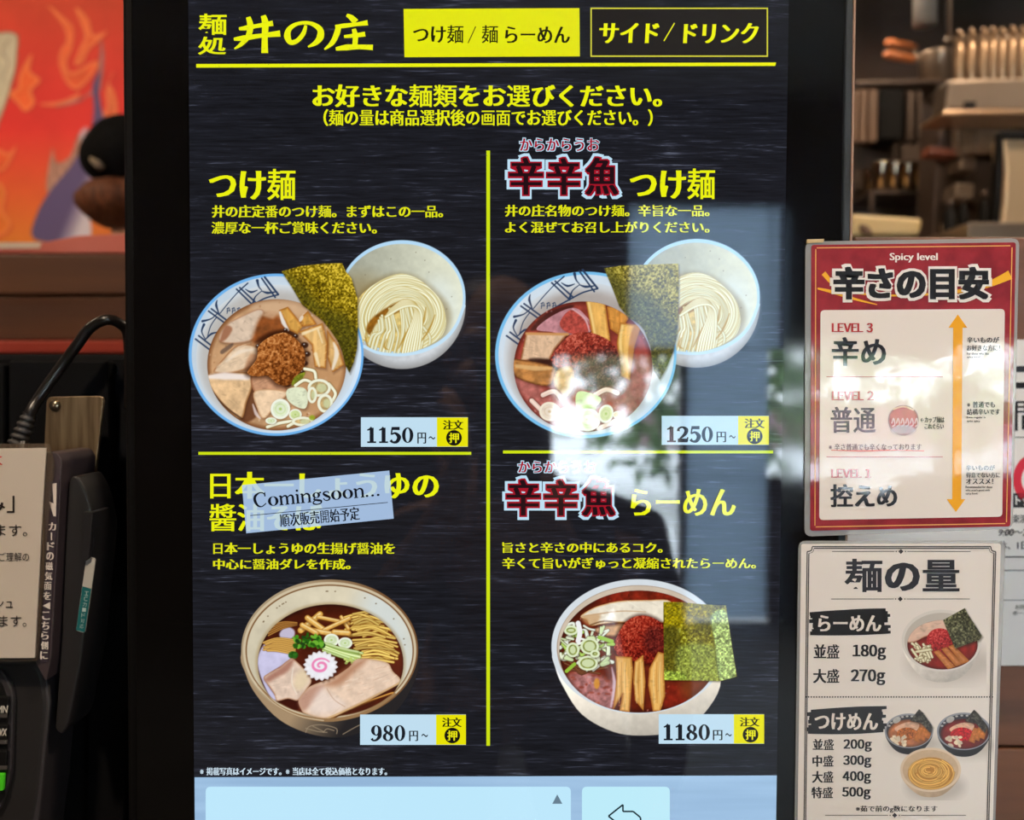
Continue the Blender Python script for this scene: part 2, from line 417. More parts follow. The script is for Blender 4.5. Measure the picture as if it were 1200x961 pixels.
class Pic:
    def __init__(s, box, res):
        s.box = box; s.res = res
        s.nx = int((box[2]-box[0])*res)+1; s.ny = int((box[3]-box[1])*res)+1
        s.px = np.linspace(box[0], box[2], s.nx); s.py = np.linspace(box[1], box[3], s.ny)
        s.rgb = np.zeros((s.ny, s.nx, 3)); s.a = np.zeros((s.ny, s.nx)); s.keep = np.zeros((s.ny, s.nx), bool)
        s.zoom(0, 0, 1); s.clip = None
    def zoom(s, ox, oy, k):
        s.zx = (s.px-ox)*k; s.zy = (s.py-oy)*k; s.k = k; s.aa = k/s.res
    def win(s, bb, pad):
        j0, j1 = np.searchsorted(s.zx, [bb[0]-pad, bb[2]+pad]); i0, i1 = np.searchsorted(s.zy, [bb[1]-pad, bb[3]+pad])
        return slice(i0, i1), slice(j0, j1)
    def fill(s, sh, col, alpha=1., soft=0., grow=0.):
        w = s.aa*1.2+soft
        si, sj = s.win(sh.bb, w+abs(grow)+s.aa)
        if si.stop <= si.start or sj.stop <= sj.start: return
        X, Y = np.meshgrid(s.zx[sj], s.zy[si])
        d = sh.sdf(X, Y)-grow
        a = np.clip(.5-d/w, 0, 1)
        if soft: a = a*a*(3-2*a)
        a = a*alpha
        if s.clip is not None: a = a*np.clip(.5-s.clip.sdf(X, Y)/(s.aa*1.2), 0, 1)
        c = col(X, Y, d) if callable(col) else np.array(col, float)
        r = s.rgb[si, sj]; A = a[..., None]
        s.rgb[si, sj] = r*(1-A)+c*A
        s.a[si, sj] = np.maximum(s.a[si, sj], a)
def C(*a): return np.array(a, float)
def tint(c, amp=.12, sc=30., seed=0, edge=None, ew=12., ax=1., ay=1., lite=(0, 0), ref=(0, 0, 1)):
    """mottled colour, an edge colour fading in over ew units, light leaning along lite"""
    c = C(*c)
    def f(X, Y, d):
        n = fbm(X/sc*ax, Y/sc*ay, seed)
        m = 1+amp*2*(n-.5)+((X-ref[0])*lite[0]+(Y-ref[1])*lite[1])/ref[2]
        o = c*m[..., None]
        if edge is not None:
            e = np.clip(1+d/ew, 0, 1)[..., None]
            o = o*(1-e)+C(*edge)*e
        return np.clip(o, 0, 255)
    return f
def grain(c0, c1, c2, sc, seed, hx=0., hy=0., cx=0., cy=0., r=1.):
    """granular heap: dark gaps c0, body c1, bright specks c2, lit from one side"""
    c0, c1, c2 = C(*c0), C(*c1), C(*c2)
    def f(X, Y, d):
        n = .6*vnoise(X/sc, Y/sc, seed)+.4*vnoise(X/sc*1.9, Y/sc*1.9, seed+5)
        n = n+((X-cx)*hx+(Y-cy)*hy)/r
        t = np.clip((n-.18)/.34, 0, 1)[..., None]; u = np.clip((n-.56)/.28, 0, 1)[..., None]
        return (c0*(1-t)+c1*t)*(1-u)+c2*u
    return f
def pc(pic, pts, col, shadow=.35, sm=True, **kw):
    """a piece of food: soft shade beneath, mottled body"""
    sh = PO(pts, sm)
    if shadow: 
        q = PO(np.array(pts, float)+np.array([6., 9.]), sm); pic.fill(q, (45, 22, 12), shadow, soft=22)
    pic.fill(sh, tint(col, **kw))
    fibres(pic, sh, col, len(pts)*7+int(pts[0][0]))
class BOTH:
    def __init__(s, a, b): s.a = a; s.b = b; s.bb = a.bb
    def sdf(s, X, Y): return s.a.sdf(X, Y) if s.b is None else np.maximum(s.a.sdf(X, Y), s.b.sdf(X, Y))
def fibres(pic, sh, col, seed, n=18):
    """short light and dark grain lines and flecks across a slice of meat"""
    R = random.Random(seed); cl = pic.clip; pic.clip = BOTH(sh, cl); x0, y0, x1, y1 = sh.bb; a = R.uniform(-.6, .6); L_ = (x1-x0)*.16
    for i in range(n):
        x, y = R.uniform(x0, x1), R.uniform(y0, y1); l = L_*R.uniform(.5, 1.3); b = a+R.uniform(-.25, .25)
        c = C(*col)*R.choice([.80, .86, 1.10, 1.14])
        pic.fill(LN([(x, y), (x+l*.5*math.cos(b), y+l*.5*math.sin(b)+R.uniform(-3, 3)), (x+l*math.cos(b), y+l*math.sin(b))], [1.5, R.uniform(3, 6), 1.5]), np.minimum(c, 250), .55, soft=3)
    for i in range(n//2): pic.fill(EL(R.uniform(x0, x1), R.uniform(y0, y1), R.uniform(5, 14), R.uniform(4, 8), R.uniform(0, 180)), C(*col)*R.choice([.74, .84, 1.1]), .45, soft=8)
    pic.clip = cl
def bubbles(pic, S, n, cols, seed, r=(3, 9)):
    R = random.Random(seed); x0, y0, x1, y1 = S.bb
    for i in range(n): pic.fill(EL(R.uniform(x0, x1), R.uniform(y0, y1), R.uniform(*r), R.uniform(*r)*.7, R.uniform(0, 180)), C(*R.choice(cols)), R.uniform(.3, .8), soft=4)
def strand(pic, pts, w, hi, lo, jitter=0, R=None):
    pic.fill(LN(pts, w*1.5), lo, .8, soft=w*.5)
    pic.fill(LN(pts, w), hi)
    q = np.array(pts, float)+np.array([-.22*w, -.22*w])
    pic.fill(LN(q, w*.35), np.minimum(C(*hi)*1.08+6, 255), .8, soft=w*.25)
def menma(pic, pts, c=(222, 170, 88), seed=0, ax=.35, ay=.08):
    pc(pic, pts, c, amp=.16, sc=18, seed=seed, edge=(165, 98, 35), ew=14, ax=3*ax, ay=3*ay, sm=False)
def negi(pic, x, y, r, q=.85, rot=0, fillc=(222, 232, 200), ring=(240, 245, 228), core=(160, 190, 90)):
    pic.fill(EL(x+3, y+5, r, r*q, rot), (60, 45, 25), .35, soft=r*.4)
    pic.fill(EL(x, y, r, r*q, rot), ring)
    pic.fill(EL(x, y, r*.78, r*q*.76, rot), tint(fillc, .1, r*.5, int(x)))
    pic.fill(EL(x, y, r*.55, r*q*.52, rot), core, .35, soft=r*.1)
    pic.fill(EL(x, y, r*.45, r*q*.42, rot), fillc)
    pic.fill(EL(x, y, r*.15, r*q*.14, rot), core, .8, soft=r*.1)

def noodle_bowl(p, ox, oy, k=5.65):
    p.zoom(ox, oy, k); R = random.Random(3)
    p.fill(EL(402, 492, 421, 426), tint((196, 200, 204), .05, 30, 1, edge=(150, 150, 150), ew=60, lite=(.12, .1), ref=(400, 700, 400)))
    p.fill(EL(402, 442, 420, 377), (180, 218, 246))
    p.fill(EL(402, 447, 403, 358), tint((196, 198, 178), .05, 40, 2, lite=(.2, -.02), ref=(420, 300, 400)))
    p.fill(EL(130, 450, 190, 150), (146, 124, 76), .6, soft=200)
    p.fill(EL(640, 520, 130, 200), (222, 234, 236), .5, soft=180)
    for i in range(14):
        a = R.uniform(0, 6.3); p.fill(EL(400+R.uniform(.6, .9)*390*math.cos(a), 420+R.uniform(.6, .9)*330*math.sin(a), 4, 4), (120, 110, 90), .6)
    p.clip = EL(402, 446, 404, 359)
    m = PO([(95, 500), (130, 430), (200, 370), (300, 312), (400, 288), (500, 318), (590, 388), (660, 470), (692, 580), (684, 660), (640, 722), (500, 795), (350, 815), (200, 785), (110, 700)])
    p.fill(PO([(90, 480), (300, 300), (500, 310), (700, 480), (715, 640), (600, 760), (200, 790)]), (120, 95, 45), .5, soft=60)
    p.fill(m, tint((214, 190, 118), .2, 24, 3))
    p.clip = m
    hi0 = (243, 244, 208)
    for i in range(30):                       # outer loop of strands
        t = 1-i/40; dx = R.uniform(-8, 8)
        pts = [(400+dx+300*t*math.cos(math.radians(a))*(1.02 if a < 90 else 1), 580+290*t*t**.2*-math.sin(math.radians(a))+R.uniform(-7, 7)+(a-90)*.25) for a in (205, 175, 145, 115, 90, 65, 40, 15, -10, -35, -58)]
        k = R.uniform(.9, 1.02)
        strand(p, pts, R.uniform(11, 15), C(*hi0)*k, (186, 160, 82))
    p.fill(PO([(165, 650), (205, 580), (320, 500), (435, 455), (450, 500), (340, 560), (240, 610), (190, 690)]), tint((142, 92, 26), .3, 20, 5), soft=14)
    for i in range(34):                       # strands falling to the front
        x = 178+R.uniform(0, 420); u = (x-178)/420
        sx = 250+190*u+R.uniform(-14, 14)+40*(u > .5); sy = 610-130*min(1, u*1.5)+R.uniform(-14, 14)
        pts = [(sx, sy), (sx*.6+x*.4+22*(1-u), sy*.6+790*.4), (x, 700+R.uniform(-10, 10)), (x-14*(1-u)-20, 815)]
        strand(p, pts, R.uniform(10, 14), C(*hi0)*R.uniform(.9, 1.02), (180, 150, 70))
    for pts in ([(560, 510), (545, 600), (510, 680)], [(450, 640), (410, 720), (380, 780)], [(300, 720), (285, 770), (310, 790)], [(620, 560), (580, 660), (500, 770)], [(160, 680), (165, 740), (190, 780)]):
        p.fill(LN(pts, [5, 14, 5]), (176, 132, 44), .8, soft=6)
    for i in range(7):                        # loop turning over at the middle
        pts = [(330-i*6, 520+i*9), (400, 470+i*7), (455+i*4, 465+i*6), (490+i*5, 500+i*5), (478+i*9, 590), (428+i*16, 720), (404+i*17, 830)]
        strand(p, pts, 12, C(*hi0)*R.uniform(.93, 1.02), (180, 150, 70))
    p.clip = None
    p.fill(LN([(150, 768), (230, 806), (330, 822), (440, 820), (560, 792), (680, 725), (760, 630), (812, 500)], 20), (196, 226, 246))

def band_pattern(p, dx, dy, sx=1., sy=1.):
    ink = (44, 62, 92)
    def l(pts, w=9): p.fill(LN([(x*sx+dx, y*sy+dy) for x, y in pts], w), ink)
    l([(65, 400), (142, 458)]); l([(82, 382), (156, 440)]); l([(420, 74), (492, 176)]); l([(436, 68), (508, 160)], 11)
    l([(508, 162), (440, 180), (380, 212), (300, 258), (240, 300), (195, 345)], 8)
    l([(285, 132), (372, 218)]); l([(302, 124), (390, 206)]); l([(135, 250), (222, 314)]); l([(150, 238), (236, 302)])
    l([(180, 192), (176, 220), (192, 268)], [4, 13, 4]); l([(102, 304), (150, 290), (186, 258)], [13, 6, 4]); l([(110, 322), (98, 360), (118, 402)], [14, 7, 5])
    l([(128, 392), (146, 330), (178, 282)], 5); l([(120, 400), (150, 372), (190, 362)], [5, 11, 4]); l([(196, 262), (250, 195), (300, 140)], 5)
    l([(300, 140), (345, 100)], 7); l([(332, 132), (362, 148), (396, 138)], [4, 12, 4]); l([(396, 86), (404, 118), (420, 138)], [16, 8, 4])
    l([(372, 212), (386, 172), (420, 142)], [14, 6, 4]); l([(420, 142), (450, 152), (490, 148)], [4, 13, 6])
    for x in (240, 268, 296):
        l([(x-8, 238), (x+4, 232), (x+8, 250)], 4); l([(x-6, 262), (x-2, 236)], 4); l([(x-8, 250), (x+10, 246)], 3)

def nori(p, pts, seed, c0, c1, c2, hx, hy, cx, cy, r, band=None):
    p.fill(PO(np.array(pts, float)+[4, 6], False), (30, 20, 8), .5, soft=14)
    sh = PO(pts, False)
    sc = 6.5*p.k/3.33
    p.fill(sh, grain(c0, c1, c2, sc, seed, hx, hy, cx, cy, r))
    if band is not None:
        cl = p.clip; p.clip = sh
        for b, col, al, so in band: p.fill(PO(b, True), grain(C(*col)*.55, col, C(*col)*1.5, sc, seed+9), al, soft=so)
        p.clip = cl

def paint_tsukemen():
    p = Pic((218, 279, 549, 515), 1.6); p.rgb[:] = C(30, 30, 36)
    noodle_bowl(p, 400, 270)
    p.zoom(215, 310, 4.577)
    p.fill(EL(497, 484, 469, 435), (112, 178, 236))
    p.fill(EL(499, 484, 455, 421), tint((206, 222, 236), .03, 60, 1, lite=(.04, .03), ref=(500, 480, 400)))
    p.fill(EL(498, 500, 430, 392), tint((206, 206, 204), .04, 50, 2, edge=(212, 220, 226), ew=60))
    p.clip = EL(499, 484, 455, 421)
    p.fill(EL(700, 720, 260, 220, -35), (196, 220, 242), .5, soft=200)
    p.clip = None
    p.fill(EL(480, 510, 400, 375), (150, 140, 130), .35, soft=60)
    band_pattern(p, 0, 0)
    S = EL(500, 538, 372, 352); p.fill(S, tint((198, 154, 112), .14, 60, 4, edge=(120, 72, 38), ew=26)); p.clip = S
    p.fill(EL(560, 230, 200, 50), (206, 172, 138), .7, soft=40)
    bubbles(p, S, 150, [(222, 190, 156), (168, 120, 80), (236, 214, 190), (150, 100, 62)], 3)
    p.fill(EL(760, 640, 120, 160), (186, 138, 92), .6, soft=80)
    pc(p, [(188, 402), (232, 322), (330, 268), (405, 238), (432, 262), (400, 330), (372, 402), (260, 424)], (216, 192, 168), seed=2, amp=.08, edge=(176, 128, 96), ew=10)
    p.fill(PO([(195, 410), (225, 330), (262, 345), (230, 400)]), (150, 92, 62), .8, soft=12)
    p.fill(PO([(372, 420), (395, 320), (430, 268), (500, 268), (575, 350), (480, 392)]), tint((132, 68, 28), .35, 40, 7), .9, soft=34)
    p.fill(PO([(385, 420), (440, 370), (560, 350), (600, 380), (500, 400)]), (58, 26, 12), .8, soft=26)
    p.fill(PO([(425, 272), (465, 250), (500, 262), (480, 290)]), (214, 176, 140), .7, soft=20)
    menma(p, [(512, 245), (560, 226), (642, 328), (612, 374), (566, 352)], (212, 158, 76), 3)
    p.fill(LN([(518, 255), (536, 310), (562, 352)], [10, 22, 10]), (238, 234, 228), .9, soft=5)
    menma(p, [(622, 292), (668, 248), (716, 322), (640, 334)], (208, 152, 72), 4); p.fill(EL(632, 290, 9, 18, 30), (240, 230, 215), .8, soft=5)
    menma(p, [(770, 350), (832, 438), (862, 538), (800, 578), (772, 500)], (216, 172, 108), 5)
    p.fill(LN([(806, 420), (822, 480), (800, 560)], [8, 26, 12]), (238, 226, 206), .9, soft=9)
    menma(p, [(618, 360), (746, 314), (772, 420), (764, 558), (704, 548), (688, 432)], (228, 184, 116), 6)
    for a, b, w in (((640, 372), (735, 335), 16), ((708, 480), (728, 545), 20), ((722, 350), (745, 420), 10)): p.fill(LN([a, b], [w, w*.5]), (246, 228, 188), .8, soft=8)
    pc(p, [(164, 578), (200, 520), (292, 432), (392, 440), (408, 492), (372, 545), (262, 582)], (224, 196, 164), seed=5, amp=.1, edge=(160, 104, 62), ew=12)
    p.fill(LN([(230, 520), (300, 470), (380, 455)], [6, 22, 8]), (240, 224, 204), .7, soft=14)
    p.fill(PO([(360, 480), (410, 500), (380, 550), (330, 560)]), (178, 122, 84), .7, soft=20)
    p.fill(PO([(200, 462), (260, 422), (262, 440), (210, 480)]), (88, 70, 62), .7, soft=8)
    p.fill(PO([(340, 590), (385, 600), (400, 800), (310, 830)]), (92, 50, 28), .8, soft=14)
    pc(p, [(114, 602), (140, 588), (250, 582), (350, 582), (372, 642), (340, 740), (310, 828), (225, 770), (128, 645)], (224, 186, 140), seed=7, amp=.16, edge=(132, 82, 40), ew=14)
    p.fill(LN([(128, 604), (220, 598), (345, 606)], [16, 40, 26]), (242, 230, 224), .9, soft=14)
    p.fill(LN([(116, 620), (180, 715), (240, 775), (312, 826)], 10), (70, 42, 24), .8, soft=5)
    pc(p, [(364, 592), (460, 560), (560, 680), (470, 700), (384, 690)], (196, 146, 112), seed=8, amp=.14, edge=(150, 96, 64), ew=14)
    pc(p, [(384, 676), (556, 682), (500, 752), (432, 826), (396, 776)], (236, 204, 168), seed=9, amp=.1, edge=(190, 142, 100), ew=10)
    p.fill(LN([(372, 750), (390, 800), (412, 826)], [6, 18, 6]), (232, 214, 210), .8, soft=6)
    M = PO([(342, 578), (392, 508), (404, 436), (470, 384), (545, 366), (606, 402), (648, 462), (648, 545), (606, 600), (566, 648), (505, 640), (452, 598), (385, 600)])
    p.fill(M, (50, 22, 8), .8, soft=40, grow=12)
    for x, y, r in ((602, 384, 14), (650, 432, 20), (664, 480, 18), (652, 530, 16), (636, 575, 16), (560, 644, 16), (400, 438, 12), (548, 352, 12)):
        p.fill(EL(x, y, r, r*.8), (48, 24, 14), .9, soft=8); p.fill(EL(x-3, y-4, 4, 3), (230, 225, 220), .8, soft=2)
    p.fill(M, grain((92, 44, 12), (164, 94, 40), (214, 146, 84), 11, 2, -.12, -.16, 500, 500, 150))
    p.fill(PO([(580, 642), (600, 600), (652, 578), (640, 610), (604, 652)]), tint((128, 136, 36), .4, 14, 3), soft=4)
    for pts in ([(450, 872), (520, 850), (600, 838)], [(560, 868), (620, 838), (690, 832)], [(600, 650), (650, 620), (700, 640)], [(650, 560), (700, 572), (710, 610)], [(780, 640), (815, 690), (800, 730)]): strand(p, pts, 15, (236, 236, 208), (130, 100, 50))
    pc(p, [(560, 668), (640, 660), (668, 700), (655, 770), (600, 760), (556, 720)], (222, 228, 196), seed=3, amp=.08, sm=True)
    negi(p, 520, 775, 52, 1.05, 20); negi(p, 600, 805, 34, .9, 0, (206, 220, 158)); negi(p, 470, 838, 30, .6)
    for x, y, rx, ry in ((728, 662, 62, 48), (760, 745, 42, 50), (640, 842, 58, 26), (690, 700, 26, 44)):
        p.fill(EL(x, y, rx, ry), (110, 84, 44), .35, soft=14)
        p.fill(EL(x, y, rx, ry), (238, 240, 216)); p.fill(EL(x, y, rx-15, ry-14), tint((188, 160, 108), .3, 16, 5))
        p.fill(EL(x+rx*.2, y, rx*.45, ry*.5), (206, 214, 166), .8, soft=10)
    p.fill(EL(690, 822, 16, 14), (150, 165, 40), .9, soft=6); p.clip = None
    p.zoom(210, 270, 3.3333)
    nori(p, [(400, 160), (470, 140), (560, 130), (636, 128), (650, 160), (672, 185), (696, 265), (698, 380), (695, 460), (682, 515), (665, 556), (650, 528), (636, 470), (618, 430), (590, 390), (560, 352), (515, 318), (480, 290), (440, 222)],
         2, (56, 44, 4), (136, 114, 14), (226, 196, 60), .10, -.18, 560, 250, 130,
         [([(400, 160), (470, 210), (560, 300), (640, 330), (700, 400), (690, 470), (650, 540), (560, 350), (470, 280)], (84, 80, 20), .75, 60)])
    return p

def paint_spicy_tsukemen():
    p = Pic((577, 276, 893, 516), 1.6); p.rgb[:] = C(38, 40, 48)
    noodle_bowl(p, 745, 268.5)
    p.zoom(575, 310, 4.574)
    p.fill(EL(510, 484, 486, 446), (120, 190, 236))
    p.fill(EL(512, 484, 470, 430), tint((208, 222, 234), .03, 60, 1))
    p.fill(EL(510, 500, 442, 402), tint((196, 192, 190), .05, 50, 2, edge=(208, 216, 222), ew=60))
    p.clip = EL(512, 484, 470, 430)
    p.fill(EL(720, 740, 260, 220, -35), (190, 214, 236), .5, soft=200)
    p.clip = None
    p.fill(EL(500, 520, 400, 378), (140, 124, 114), .4, soft=60)
    band_pattern(p, 14, -42, 1.1, 1.06)
    S = EL(496, 548, 372, 350); p.fill(S, tint((150, 62, 50), .3, 40, 4, edge=(96, 34, 26), ew=26)); p.clip = S
    bubbles(p, S, 170, [(206, 140, 130), (110, 36, 30), (224, 170, 160), (180, 80, 60)], 4)
    p.fill(PO([(120, 620), (250, 640), (360, 760), (480, 880), (300, 840)]), tint((190, 120, 112), .3, 26, 8), .7, soft=40)
    p.fill(EL(760, 640, 110, 150), tint((160, 96, 96), .3, 26, 8), .8, soft=60)
    p.fill(PO([(215, 345), (300, 262), (420, 218), (440, 232), (330, 300), (250, 350)]), (58, 28, 26), .8, soft=12)
    pc(p, [(245, 346), (330, 275), (440, 232), (505, 270), (548, 352), (400, 378), (330, 362)], (190, 132, 138), seed=2, amp=.2)
    pc(p, [(372, 306), (428, 244), (500, 280), (536, 350), (450, 372), (388, 350)], (176, 74, 64), seed=3, amp=.3, sc=12)
    p.fill(LN([(440, 240), (505, 290), (530, 360)], [5, 12, 5]), (222, 190, 196), .8, soft=6)
    menma(p, [(508, 186), (612, 184), (642, 412), (545, 388)], (232, 178, 94), 3); p.fill(LN([(525, 205), (560, 375)], [14, 10]), (246, 214, 142), .8, soft=10)
    menma(p, [(622, 226), (732, 214), (738, 292), (682, 375), (640, 345)], (214, 146, 66), 4); p.fill(LN([(690, 222), (692, 330)], 6), (170, 104, 40), .7, soft=6)
    menma(p, [(694, 310), (806, 326), (770, 440), (746, 622), (692, 596), (676, 420)], (232, 182, 98), 5)
    p.fill(PO([(770, 328), (806, 326), (770, 440), (752, 560), (736, 500), (745, 400)]), (176, 112, 50), .8, soft=12); p.fill(LN([(706, 330), (695, 420), (712, 580)], 14), (248, 218, 146), .7, soft=10)
    pc(p, [(190, 366), (416, 370), (345, 452), (312, 516), (158, 516)], (216, 180, 146), seed=5, amp=.14, ax=2, edge=(140, 78, 40), ew=12, sm=False)
    p.fill(LN([(192, 370), (412, 374)], 14), (206, 150, 92), .9, soft=6)
    p.fill(PO([(200, 512), (330, 510), (380, 560), (340, 620)]), (44, 24, 20), .85, soft=16)
    pc(p, [(106, 516), (150, 508), (330, 545), (345, 602), (300, 652), (140, 606)], (186, 126, 68), seed=6, amp=.25, edge=(96, 54, 26), ew=12)
    p.fill(LN([(140, 545), (240, 556), (325, 556)], [20, 26, 14]), (226, 182, 122), .8, soft=10)
    M = PO([(322, 505), (380, 424), (440, 372), (540, 366), (640, 412), (684, 480), (692, 600), (610, 664), (520, 676), (452, 605), (372, 565)])
    p.fill(M, grain((66, 22, 22), (150, 52, 38), (208, 104, 84), 8, 4, -.1, -.26, 500, 470, 170))
    p.fill(PO([(460, 560), (560, 470), (690, 480), (690, 640), (560, 680), (470, 650)]), grain((40, 32, 34), (92, 64, 60), (150, 110, 104), 8, 6), .8, soft=60)
    p.fill(EL(690, 650, 40, 50), tint((120, 90, 88), .5, 12, 6), .9, soft=8)
    pc(p, [(336, 634), (360, 562), (436, 548), (446, 655), (394, 712)], (226, 186, 126), seed=7, amp=.2, edge=(150, 98, 50), ew=14)
    for pts in ([(280, 700), (340, 680), (380, 720)], [(560, 700), (620, 670), (680, 690)], [(580, 880), (640, 850), (690, 830)], [(220, 730), (250, 760), (290, 800)]): strand(p, pts, 24, (232, 206, 190), (120, 60, 50))
    pc(p, [(455, 712), (486, 678), (588, 712), (575, 752), (520, 772), (470, 800)], (204, 222, 158), seed=3, amp=.08)
    p.fill(PO([(480, 760), (560, 752), (555, 790), (500, 800)]), (172, 204, 96), .8, soft=10)
    negi(p, 316, 788, 56, .92, 10, (232, 216, 196), (242, 230, 208), (190, 160, 110)); negi(p, 402, 822, 54, 1.05, 10, (226, 206, 198), (240, 226, 220), (190, 110, 100))
    negi(p, 520, 832, 68, .9, 0, (214, 224, 182)); negi(p, 618, 800, 40, 1.25, 15, (214, 220, 170)); negi(p, 680, 806, 26, .8, 0, (230, 206, 176)); p.clip = None
    nori(p, [(608, 20), (700, 6), (800, 2), (1006, -5), (1008, 120), (1004, 262), (1000, 380), (980, 460), (940, 560), (906, 616), (874, 566), (856, 440), (822, 350), (795, 318), (740, 285), (690, 225), (650, 120)],
         4, (46, 42, 14), (124, 112, 34), (202, 186, 84), .06, -.14, 850, 220, 200,
         [([(608, 20), (700, 90), (860, 190), (960, 300), (990, 420), (930, 600), (800, 330), (680, 220)], (86, 84, 40), .8, 90)])
    return p

def paint_shoyu():
    p = Pic((280, 676, 493, 866), 1.7); p.rgb[:] = C(28, 28, 33)
    p.zoom(275, 670, 4.805); R = random.Random(8)
    p.fill(PO([(38, 450), (60, 570), (120, 692), (250, 832), (420, 912), (600, 932), (760, 884), (900, 795), (1000, 645), (1032, 470), (900, 200), (535, 200), (150, 200)]),
           lambda X, Y, d: C(166, 140, 108)+(C(38, 35, 36)-C(166, 140, 108))*np.clip((X-330+(Y-800)*.6)/330, 0, 1)[..., None])
    for pts in ([(400, 905), (420, 872), (490, 862), (570, 882), (575, 912)], [(400, 882), (470, 900), (520, 905)], [(440, 870), (500, 900)], [(610, 915), (690, 870), (740, 850)], [(500, 905), (520, 885), (560, 895)]): p.fill(LN(pts, 5), (150, 132, 108), .9)
    p.fill(EL(535, 440, 498, 396), lambda X, Y, d: C(172, 152, 122)+(C(120, 84, 52)-C(172, 152, 122))*np.clip((X-350)/500, 0, 1)[..., None])
    p.fill(EL(535, 442, 488, 384), (206, 190, 160)); p.fill(EL(535, 444, 474, 372), (128, 92, 58))
    I = EL(535, 446, 466, 366); p.fill(I, tint((214, 204, 178), .05, 60, 2, lite=(.03, -.05), ref=(535, 300, 400))); p.clip = I
    p.fill(EL(860, 330, 140, 260, -20), (206, 218, 222), .7, soft=200)
    for i in range(16):
        a = R.uniform(3.4, 6.2); p.fill(EL(535+425*math.cos(a), 440+330*math.sin(a), 5, 4), (110, 90, 66), .7)
    p.fill(EL(540, 512, 422, 338), (150, 120, 70), .5, soft=24)
    S = EL(540, 516, 410, 332); p.fill(S, tint((74, 26, 12), .3, 70, 4, edge=(46, 18, 12), ew=20)); p.clip = S
    p.fill(EL(850, 420, 90, 200, -20), (104, 40, 22), .7, soft=80)
    p.fill(PO([(128, 520), (165, 410), (230, 395), (300, 425), (340, 480), (200, 570), (180, 620), (245, 722), (190, 690)]), tint((200, 196, 226), .08, 40, 3), soft=10)
    p.fill(PO([(252, 350), (290, 310), (335, 330), (330, 370), (275, 385)]), (208, 204, 230), .9, soft=10)
    for i in range(10): strand(p, [(180+R.uniform(-20, 20), 400+i*5), (240, 375+i*8), (340, 385+i*9)], 8, (214, 168, 84), (90, 44, 14))
    for i in range(5): strand(p, [(190, 360-i*12), (270, 320-i*9), (350, 300-i*3)], 7, (170, 118, 54), (70, 32, 12))
    for i in range(46):
        y = 232+R.uniform(0, 270); x0 = 600+R.uniform(0, 110)+(y-240)*.25; x1 = 800+R.uniform(-20, 70)+min(60, (y-232)*.35)
        strand(p, [(x0, y+R.uniform(-10, 10)), ((x0+x1)/2, y-14+R.uniform(-12, 8)), (x1, y+R.uniform(-4, 30))], R.uniform(8, 12), C(236, 200, 104)*R.uniform(.82, 1.06), (116, 66, 12))
    for i in range(12): strand(p, [(540+i*8, 832-i*6), (640+i*14, 780-i*6), (800+i*8, 715-i*3), (890, 690)], 7, (206, 146, 66), (80, 34, 12))
    for a, b, w in (((372, 330), (480, 240), 44), ((410, 260), (520, 340), 40), ((470, 255), (640, 290), 26), ((600, 255), (640, 320), 26), ((500, 330), (645, 262), 30), ((440, 330), (560, 352), 36), ((560, 340), (640, 345), 40), ((380, 300), (460, 345), 36)):
        p.fill(LN([(a[0]+4, a[1]+8), (b[0]+4, b[1]+8)], w), (90, 50, 14), .5, soft=10); p.fill(LN([a, b], w*.8), tint((226, 178, 92), .14, 16, w, edge=(180, 122, 46), ew=8)); p.fill(LN([(a[0], a[1]-5), (b[0], b[1]-5)], w*.2), (250, 228, 170), .8, soft=4)
    negi(p, 545, 385, 42, .85, 0, (214, 226, 190)); negi(p, 622, 402, 40, .8, 0, (214, 228, 190))
    for i in range(16):
        y = R.uniform(0, 1); strand(p, [(505+R.uniform(-8, 8), 400+y*45), (600, 430+y*50), (690+R.uniform(-20, 30), 450+y*60)], R.uniform(7, 12), C(214, 232, 164)*R.uniform(.85, 1.08), (120, 150, 50))
    for i in range(14): p.fill(EL(610+R.uniform(0, 90), 490+R.uniform(-10, 45), 9, 7), C(190, 208, 110)*R.uniform(.8, 1.2), soft=3)
    for i in range(60):
        t = R.uniform(0, 1); x = 330+t*170+R.uniform(-12, 12); y = 400-20*math.sin(t*3)+R.uniform(-36, 50)*(1-.4*t); p.fill(EL(x, y, R.uniform(9, 17), R.uniform(7, 12), R.uniform(0, 180)), C(*R.choice([(38, 92, 18), (70, 140, 30), (110, 176, 50), (30, 66, 20)])), soft=3)
    p.fill(EL(330, 470, 28, 22), tint((40, 92, 24), .4, 10, 2), soft=5)
    p.fill(PO([(250, 720), (360, 720), (350, 780), (260, 740)]), (60, 18, 10), .9, soft=10)
    pc(p, [(163, 600), (190, 572), (250, 540), (296, 502), (336, 494), (430, 600), (408, 660), (360, 724), (300, 716), (240, 728), (222, 690), (200, 655)], (224, 198, 178), seed=3, amp=.1, edge=(170, 122, 90), ew=10)
    p.fill(PO([(172, 600), (250, 545), (310, 500), (336, 496), (300, 560), (230, 600), (190, 622)]), (156, 100, 82), .75, soft=26)
    p.fill(LN([(330, 540), (322, 620), (350, 690)], [4, 7, 4]), (240, 228, 212), .8, soft=4); p.fill(EL(375, 610, 40, 60, 20), (228, 208, 168), .7, soft=40)
    pc(p, [(360, 722), (400, 668), (440, 638), (560, 592), (640, 540), (700, 490), (850, 508), (890, 560), (932, 622), (800, 694), (660, 765), (525, 826), (400, 800), (372, 770)], (228, 200, 176), seed=4, amp=.08, edge=(196, 158, 122), ew=12)
    p.fill(PO([(360, 722), (430, 650), (500, 640), (470, 700), (410, 770), (380, 780)]), (176, 126, 106), .7, soft=30)
    p.fill(PO([(560, 600), (680, 510), (740, 500), (660, 580), (590, 640), (510, 640)]), (168, 112, 80), .75, soft=50)
